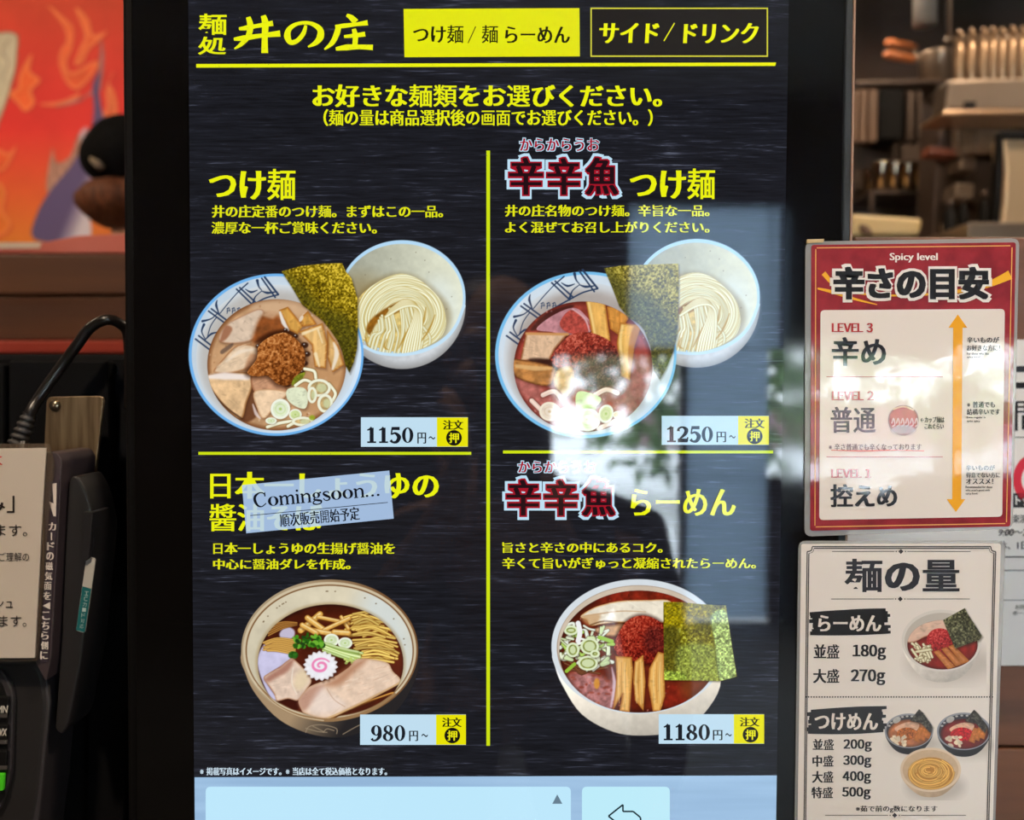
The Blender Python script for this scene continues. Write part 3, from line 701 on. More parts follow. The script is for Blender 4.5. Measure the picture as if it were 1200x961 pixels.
    p.fill(PO([(480, 660), (540, 690), (620, 750), (520, 800), (420, 780)]), (238, 222, 214), .6, soft=50)
    p.fill(LN([(520, 660), (560, 720), (620, 760)], 4), (186, 148, 120), .8, soft=3); p.fill(LN([(525, 824), (660, 766), (800, 696), (930, 626)], 9), (212, 172, 120), .9, soft=4)
    for i in range(26):
        x = R.uniform(600, 850); y = 740-(x-600)*.42+R.uniform(-120, 10); p.fill(LN([(x, y), (x+R.uniform(14, 40), y-R.uniform(4, 14))], 3), R.choice([(244, 228, 210), (204, 166, 138)]), .6, soft=3)
    pts = []
    for i in range(72):
        a = 2*math.pi*i/72; r = 1+.075*math.sin(a*18); pts.append((484+92*r*math.cos(a), 530+80*r*math.sin(a)))
    p.fill(PO(np.array(pts)+[7, 12], False), (60, 30, 20), .5, soft=18); p.fill(PO(pts, False), tint((238, 237, 242), .04, 20, 1, edge=(214, 206, 206), ew=10))
    sp = [(484+(10+46*t)*math.cos(2.2+t*9.8), 530+(8+36*t)*math.sin(2.2+t*9.8)) for t in np.linspace(0, 1, 26)]
    p.fill(LN(sp, [9, 15, 16, 8]), (236, 128, 178), .95, soft=5)
    p.clip = None
    p.fill(LN([(130, 640), (230, 745), (360, 808), (520, 836), (680, 812), (800, 762), (900, 690)], [8, 16, 20, 20, 16]), (150, 116, 78), .95); p.fill(LN([(110, 620), (220, 740), (360, 812), (500, 838)], 6), (214, 196, 166), .8)
    return p

def paint_spicy_ramen():
    p = Pic((645, 676, 866, 865), 1.7); p.rgb[:] = C(34, 34, 40)
    p.zoom(640, 670, 4.804); R = random.Random(11)
    p.fill(PO([(40, 450), (52, 540), (92, 640), (200, 802), (380, 902), (560, 922), (760, 892), (900, 786), (984, 610), (900, 400), (160, 400)]), tint((204, 196, 182), .05, 30, 1, lite=(-.02, -.12), ref=(500, 850, 100)))
    p.fill(EL(520, 421, 490, 379), tint((214, 222, 228), .02, 50, 2)); p.fill(EL(522, 428, 462, 352), (172, 150, 130)); p.fill(EL(522, 420, 456, 340), tint((206, 190, 170), .04, 40, 1))
    S = EL(524, 450, 450, 344); p.fill(S, tint((104, 34, 18), .35, 50, 4, edge=(64, 22, 14), ew=30)); p.clip = S
    p.fill(EL(560, 140, 300, 50), tint((130, 36, 20), .4, 26, 5), .8, soft=50)
    p.fill(PO([(130, 590), (250, 570), (380, 640), (370, 780), (230, 720)]), tint((186, 130, 130), .35, 22, 6), .85, soft=60)
    p.fill(EL(720, 700, 90, 70), tint((140, 36, 22), .3, 24, 6), .8, soft=50); p.fill(EL(850, 660, 100, 70), (120, 66, 30), .6, soft=70)
    bubbles(p, S, 160, [(150, 50, 26), (70, 20, 12), (176, 80, 50), (206, 130, 110)], 5)
    for i in range(30): p.fill(EL(R.uniform(150, 380), R.uniform(580, 760), R.uniform(5, 16), R.uniform(4, 9)), C(*R.choice([(126, 40, 24), (210, 168, 168), (150, 60, 40)])), .6, soft=8)
    p.fill(EL(285, 630, 16, 30), (216, 150, 60), .9, soft=10)
    pc(p, [(194, 250), (260, 206), (330, 182), (420, 164), (560, 160), (700, 166), (700, 270), (600, 290), (430, 285), (330, 292), (252, 304), (230, 272)], (236, 226, 206), seed=2, amp=.07, edge=(198, 140, 80), ew=10, sm=True)
    p.fill(LN([(200, 252), (280, 240), (420, 222), (560, 226)], [4, 6, 3]), (170, 120, 74), .7, soft=4); p.fill(PO([(200, 255), (300, 240), (290, 285), (240, 300)]), (196, 150, 100), .7, soft=20)
    p.fill(LN([(250, 300), (330, 278), (430, 292)], [8, 8, 10]), (112, 74, 40), .9, soft=5)
    pc(p, [(268, 322), (350, 304), (440, 296), (400, 362), (310, 352)], (196, 152, 112), seed=3, amp=.15, edge=(120, 72, 40), ew=12)
    for i in range(10): strand(p, [(110+R.uniform(-10, 60), 500+R.uniform(-20, 60)), (200, 560+R.uniform(-20, 20)), (300+R.uniform(0, 50), 540+R.uniform(-60, 40))], 8, (120, 72, 44), (50, 20, 12))
    M = PO([(384, 440), (400, 362), (458, 275), (540, 246), (622, 270), (664, 318), (668, 450), (640, 520), (560, 520), (500, 506), (425, 482)])
    p.fill(M, (40, 10, 6), .7, soft=30, grow=8); p.fill(M, grain((78, 14, 10), (152, 40, 26), (206, 92, 66), 8, 3, -.14, -.16, 500, 380, 130))
    p.fill(PO([(560, 340), (610, 310), (650, 330), (660, 430), (600, 460), (555, 420)]), grain((40, 12, 12), (96, 30, 26), (150, 60, 50), 8, 6), .75, soft=40)
    for i in range(46):
        a, b = R.uniform(85, 350), R.uniform(300, 500); q = [(a, b), (a+R.uniform(-40, 50), b+R.uniform(-20, 40)), (a+R.uniform(-50, 70), b+R.uniform(-10, 60))]
        strand(p, q, R.uniform(9, 20), C(*R.choice([(236, 242, 228), (206, 224, 170), (226, 234, 204), (170, 204, 96)]))*R.uniform(.9, 1.02), (74, 62, 34))
    for x, y, r, q in ((245, 420, 52, .9), (235, 515, 56, .75), (150, 440, 38, 1.1), (275, 462, 28, .8), (140, 330, 40, .7)):
        p.fill(EL(x+4, y+8, r, r*q), (40, 26, 12), .4, soft=16); p.fill(EL(x, y, r, r*q), (222, 234, 196)); p.fill(EL(x, y, r-13, r*q-12), tint((140, 150, 76), .3, 14, 3)); p.fill(EL(x, y, r-22, r*q-20), (206, 218, 170))
    p.fill(LN([(180, 290), (190, 340), (180, 390)], 28), (240, 240, 240)); p.fill(LN([(300, 370), (370, 392)], 22), (150, 194, 66)); p.fill(LN([(115, 560), (160, 520)], 20), (150, 190, 60)); p.fill(LN([(370, 540), (385, 640), (365, 760)], [6, 22, 8]), (226, 206, 220), .8, soft=10)
    for k, pts in enumerate(([(390, 474), (482, 480), (490, 560), (478, 700), (470, 792), (412, 784), (430, 690), (400, 740), (376, 782), (396, 600)], [(498, 505), (546, 468), (560, 620), (548, 784), (500, 725), (490, 600)], [(580, 545), (630, 450), (664, 460), (670, 700), (642, 790), (600, 786), (574, 640)])):
        menma(p, pts, (224, 172, 94), 3+k, .9, .06); x = (432, 530, 630)[k]
        for dx in (-22, -6, 12): p.fill(LN([(x+dx, 510), (x+dx-4, 620), (x+dx+2, 740)], [3, 6, 3]), (248, 216, 150) if dx != -6 else (180, 118, 48), .7, soft=5)
    p.clip = None
    nori(p, [(660, 170), (760, 172), (880, 184), (1012, 190), (1040, 380), (1073, 590), (976, 616), (820, 612), (665, 610)], 5, (66, 58, 8), (136, 128, 24), (204, 206, 84), 0, 0, 0, 0, 1,
         [([(660, 165), (800, 170), (920, 190), (910, 300), (760, 310), (660, 330)], (150, 132, 10), .75, 70), ([(655, 330), (745, 330), (750, 560), (660, 560)], (80, 74, 20), .8, 30), ([(840, 270), (930, 270), (930, 340), (850, 330)], (84, 80, 20), .7, 40),
          ([(750, 420), (960, 430), (972, 612), (760, 612)], (150, 166, 78), .75, 40), ([(660, 560), (770, 570), (780, 612), (665, 612)], (158, 184, 70), .85, 18), ([(928, 250), (1022, 240), (1070, 590), (978, 612), (950, 400)], (172, 196, 120), .9, 14)])
    p.fill(LN([(925, 250), (948, 420), (974, 612)], 5), (88, 90, 40), .7, soft=4); p.fill(LN([(745, 330), (756, 470), (762, 612)], 4), (92, 92, 36), .6, soft=4)
    return p

def small_bowl(p, E, dark, soup, seed, items):
    """little printed bowl: E = outer rim (cx, cy, rx, ry)"""
    cx, cy, rx, ry = E
    body = (38, 36, 40) if dark else (206, 200, 194)
    rim = (150, 152, 160) if dark else (222, 216, 210)
    p.fill(EL(cx+rx*.22, cy+ry*.75, rx*1.05, ry*.62), (150, 140, 132), .4, soft=rx*.6)
    p.fill(PO([(cx-rx*.97, cy+ry*.12), (cx-rx*.8, cy+ry*.75), (cx-rx*.45, cy+ry*1.22), (cx, cy+ry*1.36), (cx+rx*.45, cy+ry*1.22), (cx+rx*.8, cy+ry*.75), (cx+rx*.97, cy+ry*.12), (cx+rx*.6, cy-ry*.3), (cx-rx*.6, cy-ry*.3)]), tint(body, .08, 20, seed, lite=(-.15, -.25), ref=(cx, cy+ry, rx)))
    p.fill(EL(cx, cy, rx, ry), rim); p.fill(EL(cx, cy+ry*.02, rx*.93, ry*.92), (58, 58, 66) if dark else (196, 188, 180))
    s = EL(cx+rx*.02, cy+ry*.14, rx*.88, ry*.8); p.fill(s, tint(soup, .25, 22, seed, edge=C(*soup)*.6, ew=14)); p.clip = s
    for it in items: it(p)
    p.clip = None

def paint_print_ramen():
    p = Pic((1054, 708, 1156, 806), 3.0); p.rgb[:] = C(234, 226, 220); p.zoom(1020, 690, 3.544)
    R = random.Random(2)
    small_bowl(p, (296, 215, 166, 128), False, (134, 36, 30), 1, [
        lambda p: pc(p, [(150, 215), (185, 160), (260, 125), (335, 112), (340, 180), (240, 195), (180, 222)], (226, 190, 170), amp=.06, seed=3, edge=(180, 120, 90), ew=6),
        lambda p: p.fill(EL(288, 212, 54, 48), grain((100, 18, 20), (176, 38, 40), (214, 90, 84), 5, 2, -.1, -.2, 288, 212, 50)),
        lambda p: [strand(p, [(170+R.uniform(0, 80), 225+R.uniform(0, 75)), (180+R.uniform(0, 80), 235+R.uniform(0, 70))], 9, (226, 220, 190), (120, 100, 60)) for i in range(26)],
        lambda p: [menma(p, [(x, y), (x+22, y-8), (x+22+70, y+62), (x+60, y+72)], (206, 132, 84), 3+x) for x, y in ((262, 262), (294, 250), (322, 240))]])
    nori(p, [(302, 130), (392, 80), (402, 100), (464, 196), (452, 212), (352, 248), (318, 170)], 3, (36, 36, 26), (82, 82, 58), (150, 150, 112), .0, 0, 0, 0, 1)
    return p

def paint_print_tsukemen():
    p = Pic((1034, 826, 1165, 938), 3.0); p.rgb[:] = C(234, 226, 220); p.zoom(1020, 690, 3.544); R = random.Random(4)
    for (cx, cy, rx, ry), soup, heap in (((160, 590, 101, 72), (190, 116, 76), (176, 98, 44)), ((388, 592, 112, 78), (128, 34, 32), (190, 30, 36))):
        small_bowl(p, (cx, cy, rx, ry), True, soup, 2, [])
        for a in range(200, 330, 13): p.fill(EL(cx+rx*.86*math.cos(math.radians(a)), cy+ry*.84*math.sin(math.radians(a)), 6, 4), (200, 196, 190), .9, soft=2)
        p.fill(EL(cx-rx*.5, cy-ry*.62, 18, 12, -30), (190, 188, 184), .9)
        p.clip = EL(cx+rx*.02, cy+ry*.14, rx*.88, ry*.8)
        pc(p, [(cx-60, cy-10), (cx-10, cy-35), (cx+40, cy-30), (cx+30, cy), (cx-30, cy+10)], (222, 176, 146), amp=.1, seed=2)
        p.fill(EL(cx-8, cy+12, rx*.42, ry*.36), grain(C(*heap)*.6, heap, C(*heap)*1.3, 5, 3))
        for i in range(3): menma(p, [(cx+20+i*20, cy+40-i*8), (cx+42+i*20, cy-16-i*6), (cx+62+i*20, cy-10-i*6), (cx+44+i*20, cy+50-i*8)], (216, 126, 62), i)
        for i in range(22): p.fill(EL(cx-72+R.uniform(0, 60), cy+22+R.uniform(0, 40)*1., 9, 6, R.uniform(0, 180)), C(236, 218, 190)*R.uniform(.86, 1.04), soft=2)
        p.clip = None
        nori(p, [(cx+4, cy-42), (cx+42, cy-90), (cx+60, cy-74), (cx+98, cy-18), (cx+88, cy+8), (cx+50, cy-32)], 3, (30, 28, 26), (58, 54, 48), (104, 100, 88), 0, 0, 0, 0, 1)
    cx, cy, rx, ry = 250, 752, 126, 92
    p.fill(EL(cx+20, cy+70, 120, 60), (150, 140, 132), .4, soft=60)
    p.fill(PO([(cx-rx+4, cy+12), (cx-100, cy+62), (cx-50, cy+104), (cx, cy+114), (cx+50, cy+104), (cx+100, cy+62), (cx+rx-4, cy+12), (cx+70, cy-30), (cx-70, cy-30)]), tint((196, 170, 142), .08, 20, 3, lite=(-.1, -.2), ref=(cx, cy+80, 120)))
    p.fill(EL(cx, cy, rx, ry), (226, 204, 178)); I = EL(cx, cy, rx*.92, ry*.9); p.fill(I, tint((206, 176, 144), .05, 20, 2)); p.clip = I
    p.fill(EL(cx+2, cy+16, 96, 68), tint((190, 130, 54), .2, 14, 2))
    for i in range(34):
        r = R.uniform(.14, 1); a0 = R.uniform(0, 6.3); ox, oy = R.uniform(-5, 5), R.uniform(-4, 4)
        strand(p, [(cx-10*(1-r)+ox+96*r*math.cos(a0+t), cy-4+18*r+oy+66*r*math.sin(a0+t)) for t in np.linspace(0, 3.4, 7)], 5.5, C(232, 182, 96)*R.uniform(.88, 1.06), (164, 104, 36))
    p.clip = None
    return p

def paint_print_cup():
    p = Pic((1040, 474, 1078, 512), 3.0); p.rgb[:] = C(214, 204, 204); p.zoom(920, 260, 2.596)
    p.fill(EL(360, 604, 46, 46), (150, 120, 120)); p.fill(EL(360, 604, 42, 42), tint((168, 74, 74), .3, 10, 2)); p.fill(EL(360, 590, 40, 24), (196, 120, 110), .8, soft=10)
    for x in range(325, 400, 14): p.fill(LN([(x, 612), (x+5, 598), (x+9, 616), (x+2, 622)], 4), (232, 214, 220), .9)
    p.fill(EL(360, 632, 36, 14), (196, 206, 224), .8, soft=8); p.fill(LN([(330, 570), (360, 562), (390, 572)], 5), (240, 220, 190), .9)
    return p

def paint_mural():
    p = Pic((-90, -70, 175, 300), 1.3); p.zoom(0, 0, 3.204)
    X, Y = np.meshgrid(p.zx, p.zy)
    t = np.clip((Y+100)/500, 0, 1)[..., None]; u = np.clip((Y-480)/420, 0, 1)[..., None]
    base = C(196, 78, 50)*(1-t)+C(216, 52, 44)*t; base = base*(1-u)+C(214, 118, 42)*u
    p.rgb[:] = base*(.94+.12*fbm(X/120, Y/120, 2)[..., None]); p.a[:] = 1
    def flame(pts, c, o=(186, 52, 30)):
        p.fill(PO(np.array(pts, float)+[4, 6]), o, .7, soft=20); p.fill(PO(pts), tint(c, .12, 60, 3, edge=(240, 150, 90), ew=14), .9, soft=9)
    flame([(180, 20), (250, 75), (275, 110), (270, 180), (250, 230), (262, 270), (300, 260), (340, 235), (372, 236), (340, 290), (290, 335), (250, 310), (222, 240), (228, 190), (250, 150), (235, 95)], (228, 96, 52))
    flame([(282, 30), (330, 70), (350, 130), (400, 118), (372, 152), (335, 185), (310, 235), (280, 240), (300, 180), (318, 130)], (230, 104, 58))
    flame([(98, 230), (120, 205), (112, 265), (150, 300), (118, 340), (130, 385), (95, 418), (62, 385), (32, 350), (66, 330), (72, 285)], (226, 100, 48))
    flame([(150, 390), (230, 380), (300, 350), (270, 385), (200, 398)], (206, 84, 62))
    flame([(424, 270), (410, 310), (430, 350), (440, 420), (410, 470), (380, 440), (400, 400), (398, 340)], (222, 108, 62))
    flame([(-20, 560), (30, 575), (60, 550), (40, 600), (10, 640), (-40, 640)], (226, 92, 46)); flame([(-20, 690), (20, 720), (10, 790), (40, 840), (10, 880), (-60, 880)], (224, 116, 40))
    p.fill(PO([(-120, 140), (-30, 122), (62, 126), (66, 200), (58, 270), (30, 370), (2, 450), (-30, 520), (-120, 480)]), tint((196, 186, 158), .1, 40, 3, edge=(120, 84, 66), ew=10))
    p.fill(LN([(40, 140), (10, 190), (30, 240), (6, 300)], [4, 8, 3]), (140, 120, 104), .7, soft=5)
    p.fill(PO([(210, 400), (300, 370), (352, 330), (372, 250), (380, 150), (390, 210), (384, 290), (372, 345), (330, 360), (290, 385)]), tint((146, 112, 112), .2, 30, 3), .9, soft=10)
    p.fill(PO([(176, 720), (196, 560), (212, 610), (262, 588), (300, 500), (330, 560), (260, 700)]), tint((168, 128, 110), .25, 18, 4, ax=3, ay=.5), .95, soft=8)
    p.fill(PO([(132, 900), (140, 800), (190, 715), (262, 628), (310, 550), (345, 470), (352, 395), (348, 320), (372, 270), (372, 340), (386, 430), (412, 470), (380, 540), (350, 640), (330, 760), (330, 900)]), lambda X, Y, d: C(92, 78, 116)+(C(206, 196, 206)-C(92, 78, 116))*np.clip((X-215-(890-Y)*.42)/75, 0, 1)[..., None], soft=6)
    p.fill(PO([(300, 500), (330, 480), (345, 560), (380, 620), (340, 630), (310, 570)]), tint((188, 178, 188), .15, 16, 3), .8, soft=8)
    return p
# ------------------------------------------------------------ the room
X0, X1, YF, YB, ZT = -2.6, 3.2, -3.2, 3.0, 2.7
m_floor = mat('floor_tile', (70, 64, 60), .5, noise=((3, 3, 3), (84, 78, 72)))
m_wall = mat('dark_plaster', (66, 54, 46), .8, noise=((2, 2, 2), (76, 62, 52)))
m_ceil = mat('ceiling_paint', (150, 138, 124), .9)
m_kwall = mat('kitchen_wall', (58, 46, 38), .55, noise=((1.5, 1, 1.5), (74, 58, 46)))
structure(box('floor', (X0, YF, -.1), (X1, YB, 0), m_floor))
structure(box('ceiling', (X0, YF, ZT), (X1, YB, ZT+.1), m_ceil))
structure(box('wall_back', (X0, YB, 0), (X1, YB+.1, ZT), m_kwall))
structure(box('wall_left', (X0-.1, YF, 0), (X0, YB+.1, ZT), m_wall))
structure(box('wall_right', (X1, YF, 0), (X1+.1, YB+.1, ZT), m_wall))
# shop front behind the photographer, seen mirrored in the glossy screen
V = lambda u, v: U(u, v, 2*D-YF)
xd0, xf0, xd1, xw0, xe, xw1 = (V(u, 450).x for u in (640, 736, 806, 904, 918, 1235))
zs, zt, zf = (V(800, v).z for v in (560, 408, 238))
def opening(x, z):
    if xd0 < x < xd1 and z < zt: return 'door'
    if xw0 < x < xw1 and zs < z < zt: return 'window'
    if (xf0 < x < xe and zt < z < zf) or (xd1 < x < xw0 and z < zt): return 'haze'
    return None
xs = [X0, xd0, xf0, xd1, xw0, xe, xw1, X1]; zz_ = [0, zs, zt, zf, ZT]
bm = bmesh.new(); bf = bmesh.new()
for i in range(len(xs)-1):
    for j in range(len(zz_)-1):
        k = opening((xs[i]+xs[i+1])/2, (zz_[j]+zz_[j+1])/2)
        if k is None: box_bm((xs[i], YF-.1, zz_[j]), (xs[i+1], YF, zz_[j+1]), bm)
        if k == 'haze': box_bm((xs[i], YF-.06, zz_[j]), (xs[i+1], YF-.05, zz_[j+1]), bf)
structure(link('wall_front', bm_mesh(bm), m_wall))
m_haze = bpy.data.materials.new('haze_translucent'); m_haze.use_nodes = True
nt = m_haze.node_tree; nt.nodes.remove(nt.nodes['Principled BSDF'])
t = nt.nodes.new('ShaderNodeBsdfTranslucent'); t.inputs[0].default_value = (.36, .42, .48, 1); nt.links.new(t.outputs[0], nt.nodes['Material Output'].inputs[0])
structure(link('haze_panel', bm_mesh(bf), m_haze))  # made-up translucent panel, added so skylight gives a grey haze in the screen
m_glass = bpy.data.materials.new('window_glass'); m_glass.use_nodes = True
nt = m_glass.node_tree; nt.nodes.remove(nt.nodes['Principled BSDF'])
mx = nt.nodes.new('ShaderNodeMixShader'); mx.inputs[0].default_value = .06
tr = nt.nodes.new('ShaderNodeBsdfTransparent'); gl = nt.nodes.new('ShaderNodeBsdfGlossy'); gl.inputs['Roughness'].default_value = .02
nt.links.new(tr.outputs[0], mx.inputs[1]); nt.links.new(gl.outputs[0], mx.inputs[2]); nt.links.new(mx.outputs[0], nt.nodes['Material Output'].inputs[0])
structure(box('window_1', (xw0, YF-.055, zs), (xw1, YF-.05, zt), m_glass))
structure(box('door_1', (xd0, YF-.055, 0), (xd1, YF-.05, zt), m_glass))
m_frame = mat('dark_frame', (40, 38, 38), .4)
fr = box_bm((xd0-.0, YF-.08, 0), (xd0+.035, YF-.02, zt)); box_bm((xd1-.035, YF-.08, 0), (xd1, YF-.02, zt), fr); box_bm((xd0+.035, YF-.08, zt-.04), (xd1-.035, YF-.02, zt), fr)
structure(link('trim_1', bm_mesh(fr), m_frame))
area('door_light', ((xd0+xd1)/2, YF-.02, zt/2), ((xd0+xd1)/2, 0, zt/2), xd1-xd0, 1, (1, 1, 1), True, zt)
area('window_light', ((xw0+xw1)/2, YF-.02, (zs+zt)/2), ((xw0+xw1)/2, 0, (zs+zt)/2), xw1-xw0, 1, (1, 1, 1), True, zt-zs)
# street outside
structure(box('ground_outside', (-12, -22, -.2), (14, YF-.1, -.02), mat('pale_paving', (228, 230, 234), .9, noise=((1.2, 1.2, 1.2), (238, 240, 243)))))
m_leaf = mat('leaf', (60, 92, 46), .6, noise=((1, 1, 1), (92, 124, 60))); m_bark = mat('bark', (70, 56, 46), .9)
def tree(x, y, h, r, n, seed, label):
    R = random.Random(seed); t = thing('street_tree', label, 'tree', (x, y, -.02), 'trees outside the shop')
    V_ = []; F_ = []
    for i in range(n):
        a = R.uniform(0, 6.283); q = R.uniform(-1, 1); k = r*R.uniform(.35, 1)**.6
        c = Vector((x+k*math.cos(a)*math.sqrt(1-q*q), y+k*math.sin(a)*math.sqrt(1-q*q), h+q*k*.95))
        s = R.uniform(.05, .13); e = Euler((R.uniform(0, 6), R.uniform(0, 6), R.uniform(0, 6))).to_matrix()
        b = len(V_)
        for p in ((-1.4, 0, 0), (-.3, .6, .1), (1.4, 0, 0), (-.3, -.6, .1)): V_.append(c+e @ (Vector(p)*s))
        F_.append((b, b+1, b+2, b+3))
    link('foliage', mesh(V_, F_), m_leaf, t)
    link('trunk', tube_mesh([(x, y, -.02), (x+.05, y, h*.4), (x-.03, y, h*.8), (x, y, h+r*.5)], [.13, .11, .08, .03]), m_bark, t)
tree(1.95, -7.4, 2.15, 2.1, 2200, 1, 'leafy street tree straight outside the shop door')
tree(5.6, -9.0, 1.9, 1.6, 700, 2, 'broad street tree outside the shop window')
bld = thing('street_building', 'pinkish low building across the street beyond the trees', 'building', (6, -16, -.02))
link('facade', bm_mesh(box_bm((2.75, -17, -.02), (12, -16, .85))), mat('render_pink', (150, 120, 124), .9, noise=((.3, .3, .3), (120, 100, 104))), bld)
link('roof', bm_mesh(box_bm((2.6, -17, .85), (12.2, -15.8, .95))), mat('roof_grey', (70, 70, 76), .8), bld)
# ceiling lamps
m_lamp = mat('lamp_rim', (220, 214, 204), .4); m_bulb = mat('lamp_glow', (0, 0, 0), emit=(255, 214, 160), estr=6)
LL = ['ceiling lamp over the front left of the kiosk', 'ceiling lamp over the right of the posters', 'ceiling lamp aimed over the red mural', 'ceiling lamp over the kitchen shelf', 'ceiling lamp deep in the kitchen']
for i, (l, p) in enumerate(LAMPS):
    t = thing('ceiling_lamp', LL[i], 'ceiling light', (l[0], l[1], ZT), 'ceiling lamps')
    link('lamp_housing', lathe_mesh([(.05, ZT), (.11, ZT-.002), (.115, ZT-.09), (.10, ZT-.10), (.095, ZT-.06)], 24, c=(l[0], l[1], 0)), m_lamp, t)
    link('lamp_disc', lathe_mesh([(.0, ZT-.062), (.09, ZT-.062), (.09, ZT-.06), (.0, ZT-.06)], 24, c=(l[0], l[1], 0)), m_bulb, t)
# ------------------------------------------------------------ the order kiosk
YEL = (236, 240, 18); BLK = (16, 15, 14); LBL = (196, 224, 244)
m_house = mat('kiosk_metal', (13, 12, 12), .6, .1); m_bezel = mat('kiosk_glass', (12, 11, 11), .07, .5)
xc = U(573, 900, D).x
kiosk = thing('order_kiosk', 'tall black touchscreen order kiosk showing a ramen menu', 'order kiosk', (xc, D+.02, 0))
slab('housing', [(142, -78), (151, 1245), (984, 1245), (1004.5, -78)], D+.0030, .045, m_house, kiosk, .0025, 3)
slab('cover_glass', round_poly([(153, -66), (162, 1233), (973, 1233), (991, -66)], 6), D+.0006, .0040, m_bezel, kiosk, .0006, 2)
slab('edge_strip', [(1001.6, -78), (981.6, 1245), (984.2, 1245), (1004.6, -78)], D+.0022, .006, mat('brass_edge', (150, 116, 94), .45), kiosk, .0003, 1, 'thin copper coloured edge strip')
slab('lit_edge', [(993, -76), (974, 1243), (981.6, 1243), (1001.6, -76)], D+.0024, .005, mat('lit_edge_grey', (48, 51, 52), .6, .2), kiosk, .0008, 2, 'grey strip painted as light on the right edge')  # grey painted in for the light a rounded housing edge would catch
zb = U(600, 1245, D).z
link('stand_post', bm_mesh(bevel_bm(box_bm((xc-.16, D+.004, .02), (xc+.16, D+.046, zb)), .004)), m_house, kiosk)
link('base_plate', bm_mesh(bevel_bm(box_bm((xc-.24, D-.14, 0), (xc+.24, D+.1, .02)), .004)), m_house, kiosk)

m_scr = bpy.data.materials.new('screen_grain'); m_scr.use_nodes = True
nt = m_scr.node_tree; b = nt.nodes['Principled BSDF']; b.inputs['Base Color'].default_value = (0, 0, 0, 1); b.inputs['Roughness'].default_value = .03; b.inputs['Emission Strength'].default_value = 1
tc = nt.nodes.new('ShaderNodeTexCoord')
mp = nt.nodes.new('ShaderNodeMapping'); mp.inputs['Scale'].default_value = (46, 1, 760); mp.inputs['Rotation'].default_value = (0, math.radians(5), 0)
n1 = nt.nodes.new('ShaderNodeTexNoise'); n1.inputs['Scale'].default_value = 1; n1.inputs['Detail'].default_value = 3; n1.inputs['Roughness'].default_value = .6; n1.inputs['Distortion'].default_value = .4
mp2 = nt.nodes.new('ShaderNodeMapping'); mp2.inputs['Scale'].default_value = (9, 1, 30)
n2 = nt.nodes.new('ShaderNodeTexNoise'); n2.inputs['Scale'].default_value = 1; n2.inputs['Detail'].default_value = 2
r1 = nt.nodes.new('ShaderNodeValToRGB'); e = r1.color_ramp.elements
e[0].position = .30; e[0].color = rgba((22, 22, 26)); e[1].position = .84; e[1].color = rgba((104, 110, 128))
q = e.new(.60); q.color = rgba((32, 33, 40)); q = e.new(.69); q.color = rgba((52, 54, 66))
ml = nt.nodes.new('ShaderNodeMath'); ml.operation = 'MULTIPLY_ADD'; ml.inputs[1].default_value = .30
sb = nt.nodes.new('ShaderNodeMath'); sb.operation = 'SUBTRACT'; sb.inputs[1].default_value = .15
nt.links.new(tc.outputs['Object'], mp.inputs[0]); nt.links.new(mp.outputs[0], n1.inputs[0]); nt.links.new(tc.outputs['Object'], mp2.inputs[0]); nt.links.new(mp2.outputs[0], n2.inputs[0])
nt.links.new(n2.outputs[0], ml.inputs[0]); nt.links.new(n1.outputs[0], ml.inputs[2]); nt.links.new(ml.outputs[0], sb.inputs[0]); nt.links.new(sb.outputs[0], r1.inputs[0]); nt.links.new(r1.outputs[0], b.inputs['Emission Color'])
screen = slab('screen', [(220, -60), (229.5, 1180), (906, 1180), (925.5, -60)], D, .0008, m_scr, kiosk, 0, label='lit menu screen with dark wood background')
L = [D-.00025*i for i in range(8)]

def ft(name, m, k, fn, label=None):
    f = Flat(L[k]); fn(f); return f.done(name, m, screen, label)
def words(name, col, k, items, label=None):
    f = Flat(L[k])
    for it in items:
        kw = it[2] if len(it) > 2 else {}
        f.type(it[0], it[1], **kw)
    return f.done(name, lit(col), screen, label)
def Z(pts, ox, oy, k): return [(ox+x/k, oy+y/k) for x, y in pts]

# shop logo
f = Flat(L[2]); k = 3.314; s_ = lambda pts, w: f.stroke(Z(pts, 210, 0, k), np.atleast_1d(w)*.88/k)
s_([(232, 112), (262, 108), (300, 101), (364, 90)], [12, 22, 17, 24]); s_([(212, 152), (250, 148), (320, 138), (392, 130)], [12, 24, 18, 28])
s_([(268, 66), (276, 100), (268, 140), (240, 172), (214, 190)], [20, 28, 24, 18, 5]); s_([(326, 60), (334, 90), (332, 150), (332, 206)], [22, 30, 26, 30])
s_([(492, 98), (482, 130), (458, 158), (432, 164), (420, 140), (428, 112), (460, 92), (508, 90), (545, 112), (548, 142), (530, 166), (500, 182)], [12, 20, 20, 22, 30, 22, 15, 16, 26, 32, 22, 6])
s_([(650, 58), (668, 68), (686, 86)], [12, 24, 30]); s_([(606, 104), (640, 100), (690, 94), (732, 88)], [16, 20, 16, 24])
s_([(620, 98), (612, 130), (594, 166), (564, 192)], [24, 26, 22, 6]); s_([(640, 142), (680, 138), (722, 132)], [12, 18, 22]); s_([(678, 112), (684, 140), (682, 178)], [18, 24, 22])
s_([(608, 190), (650, 184), (700, 182), (752, 184)], [14, 26, 20, 24])
f.type('麺', (232, 16, 266, 41), .012, 1.2); f.type('処', (232, 43, 266, 64), .012, 1.2, skew=.1)
f.done('shop_logo', lit(YEL), screen, 'yellow brush lettered shop logo')
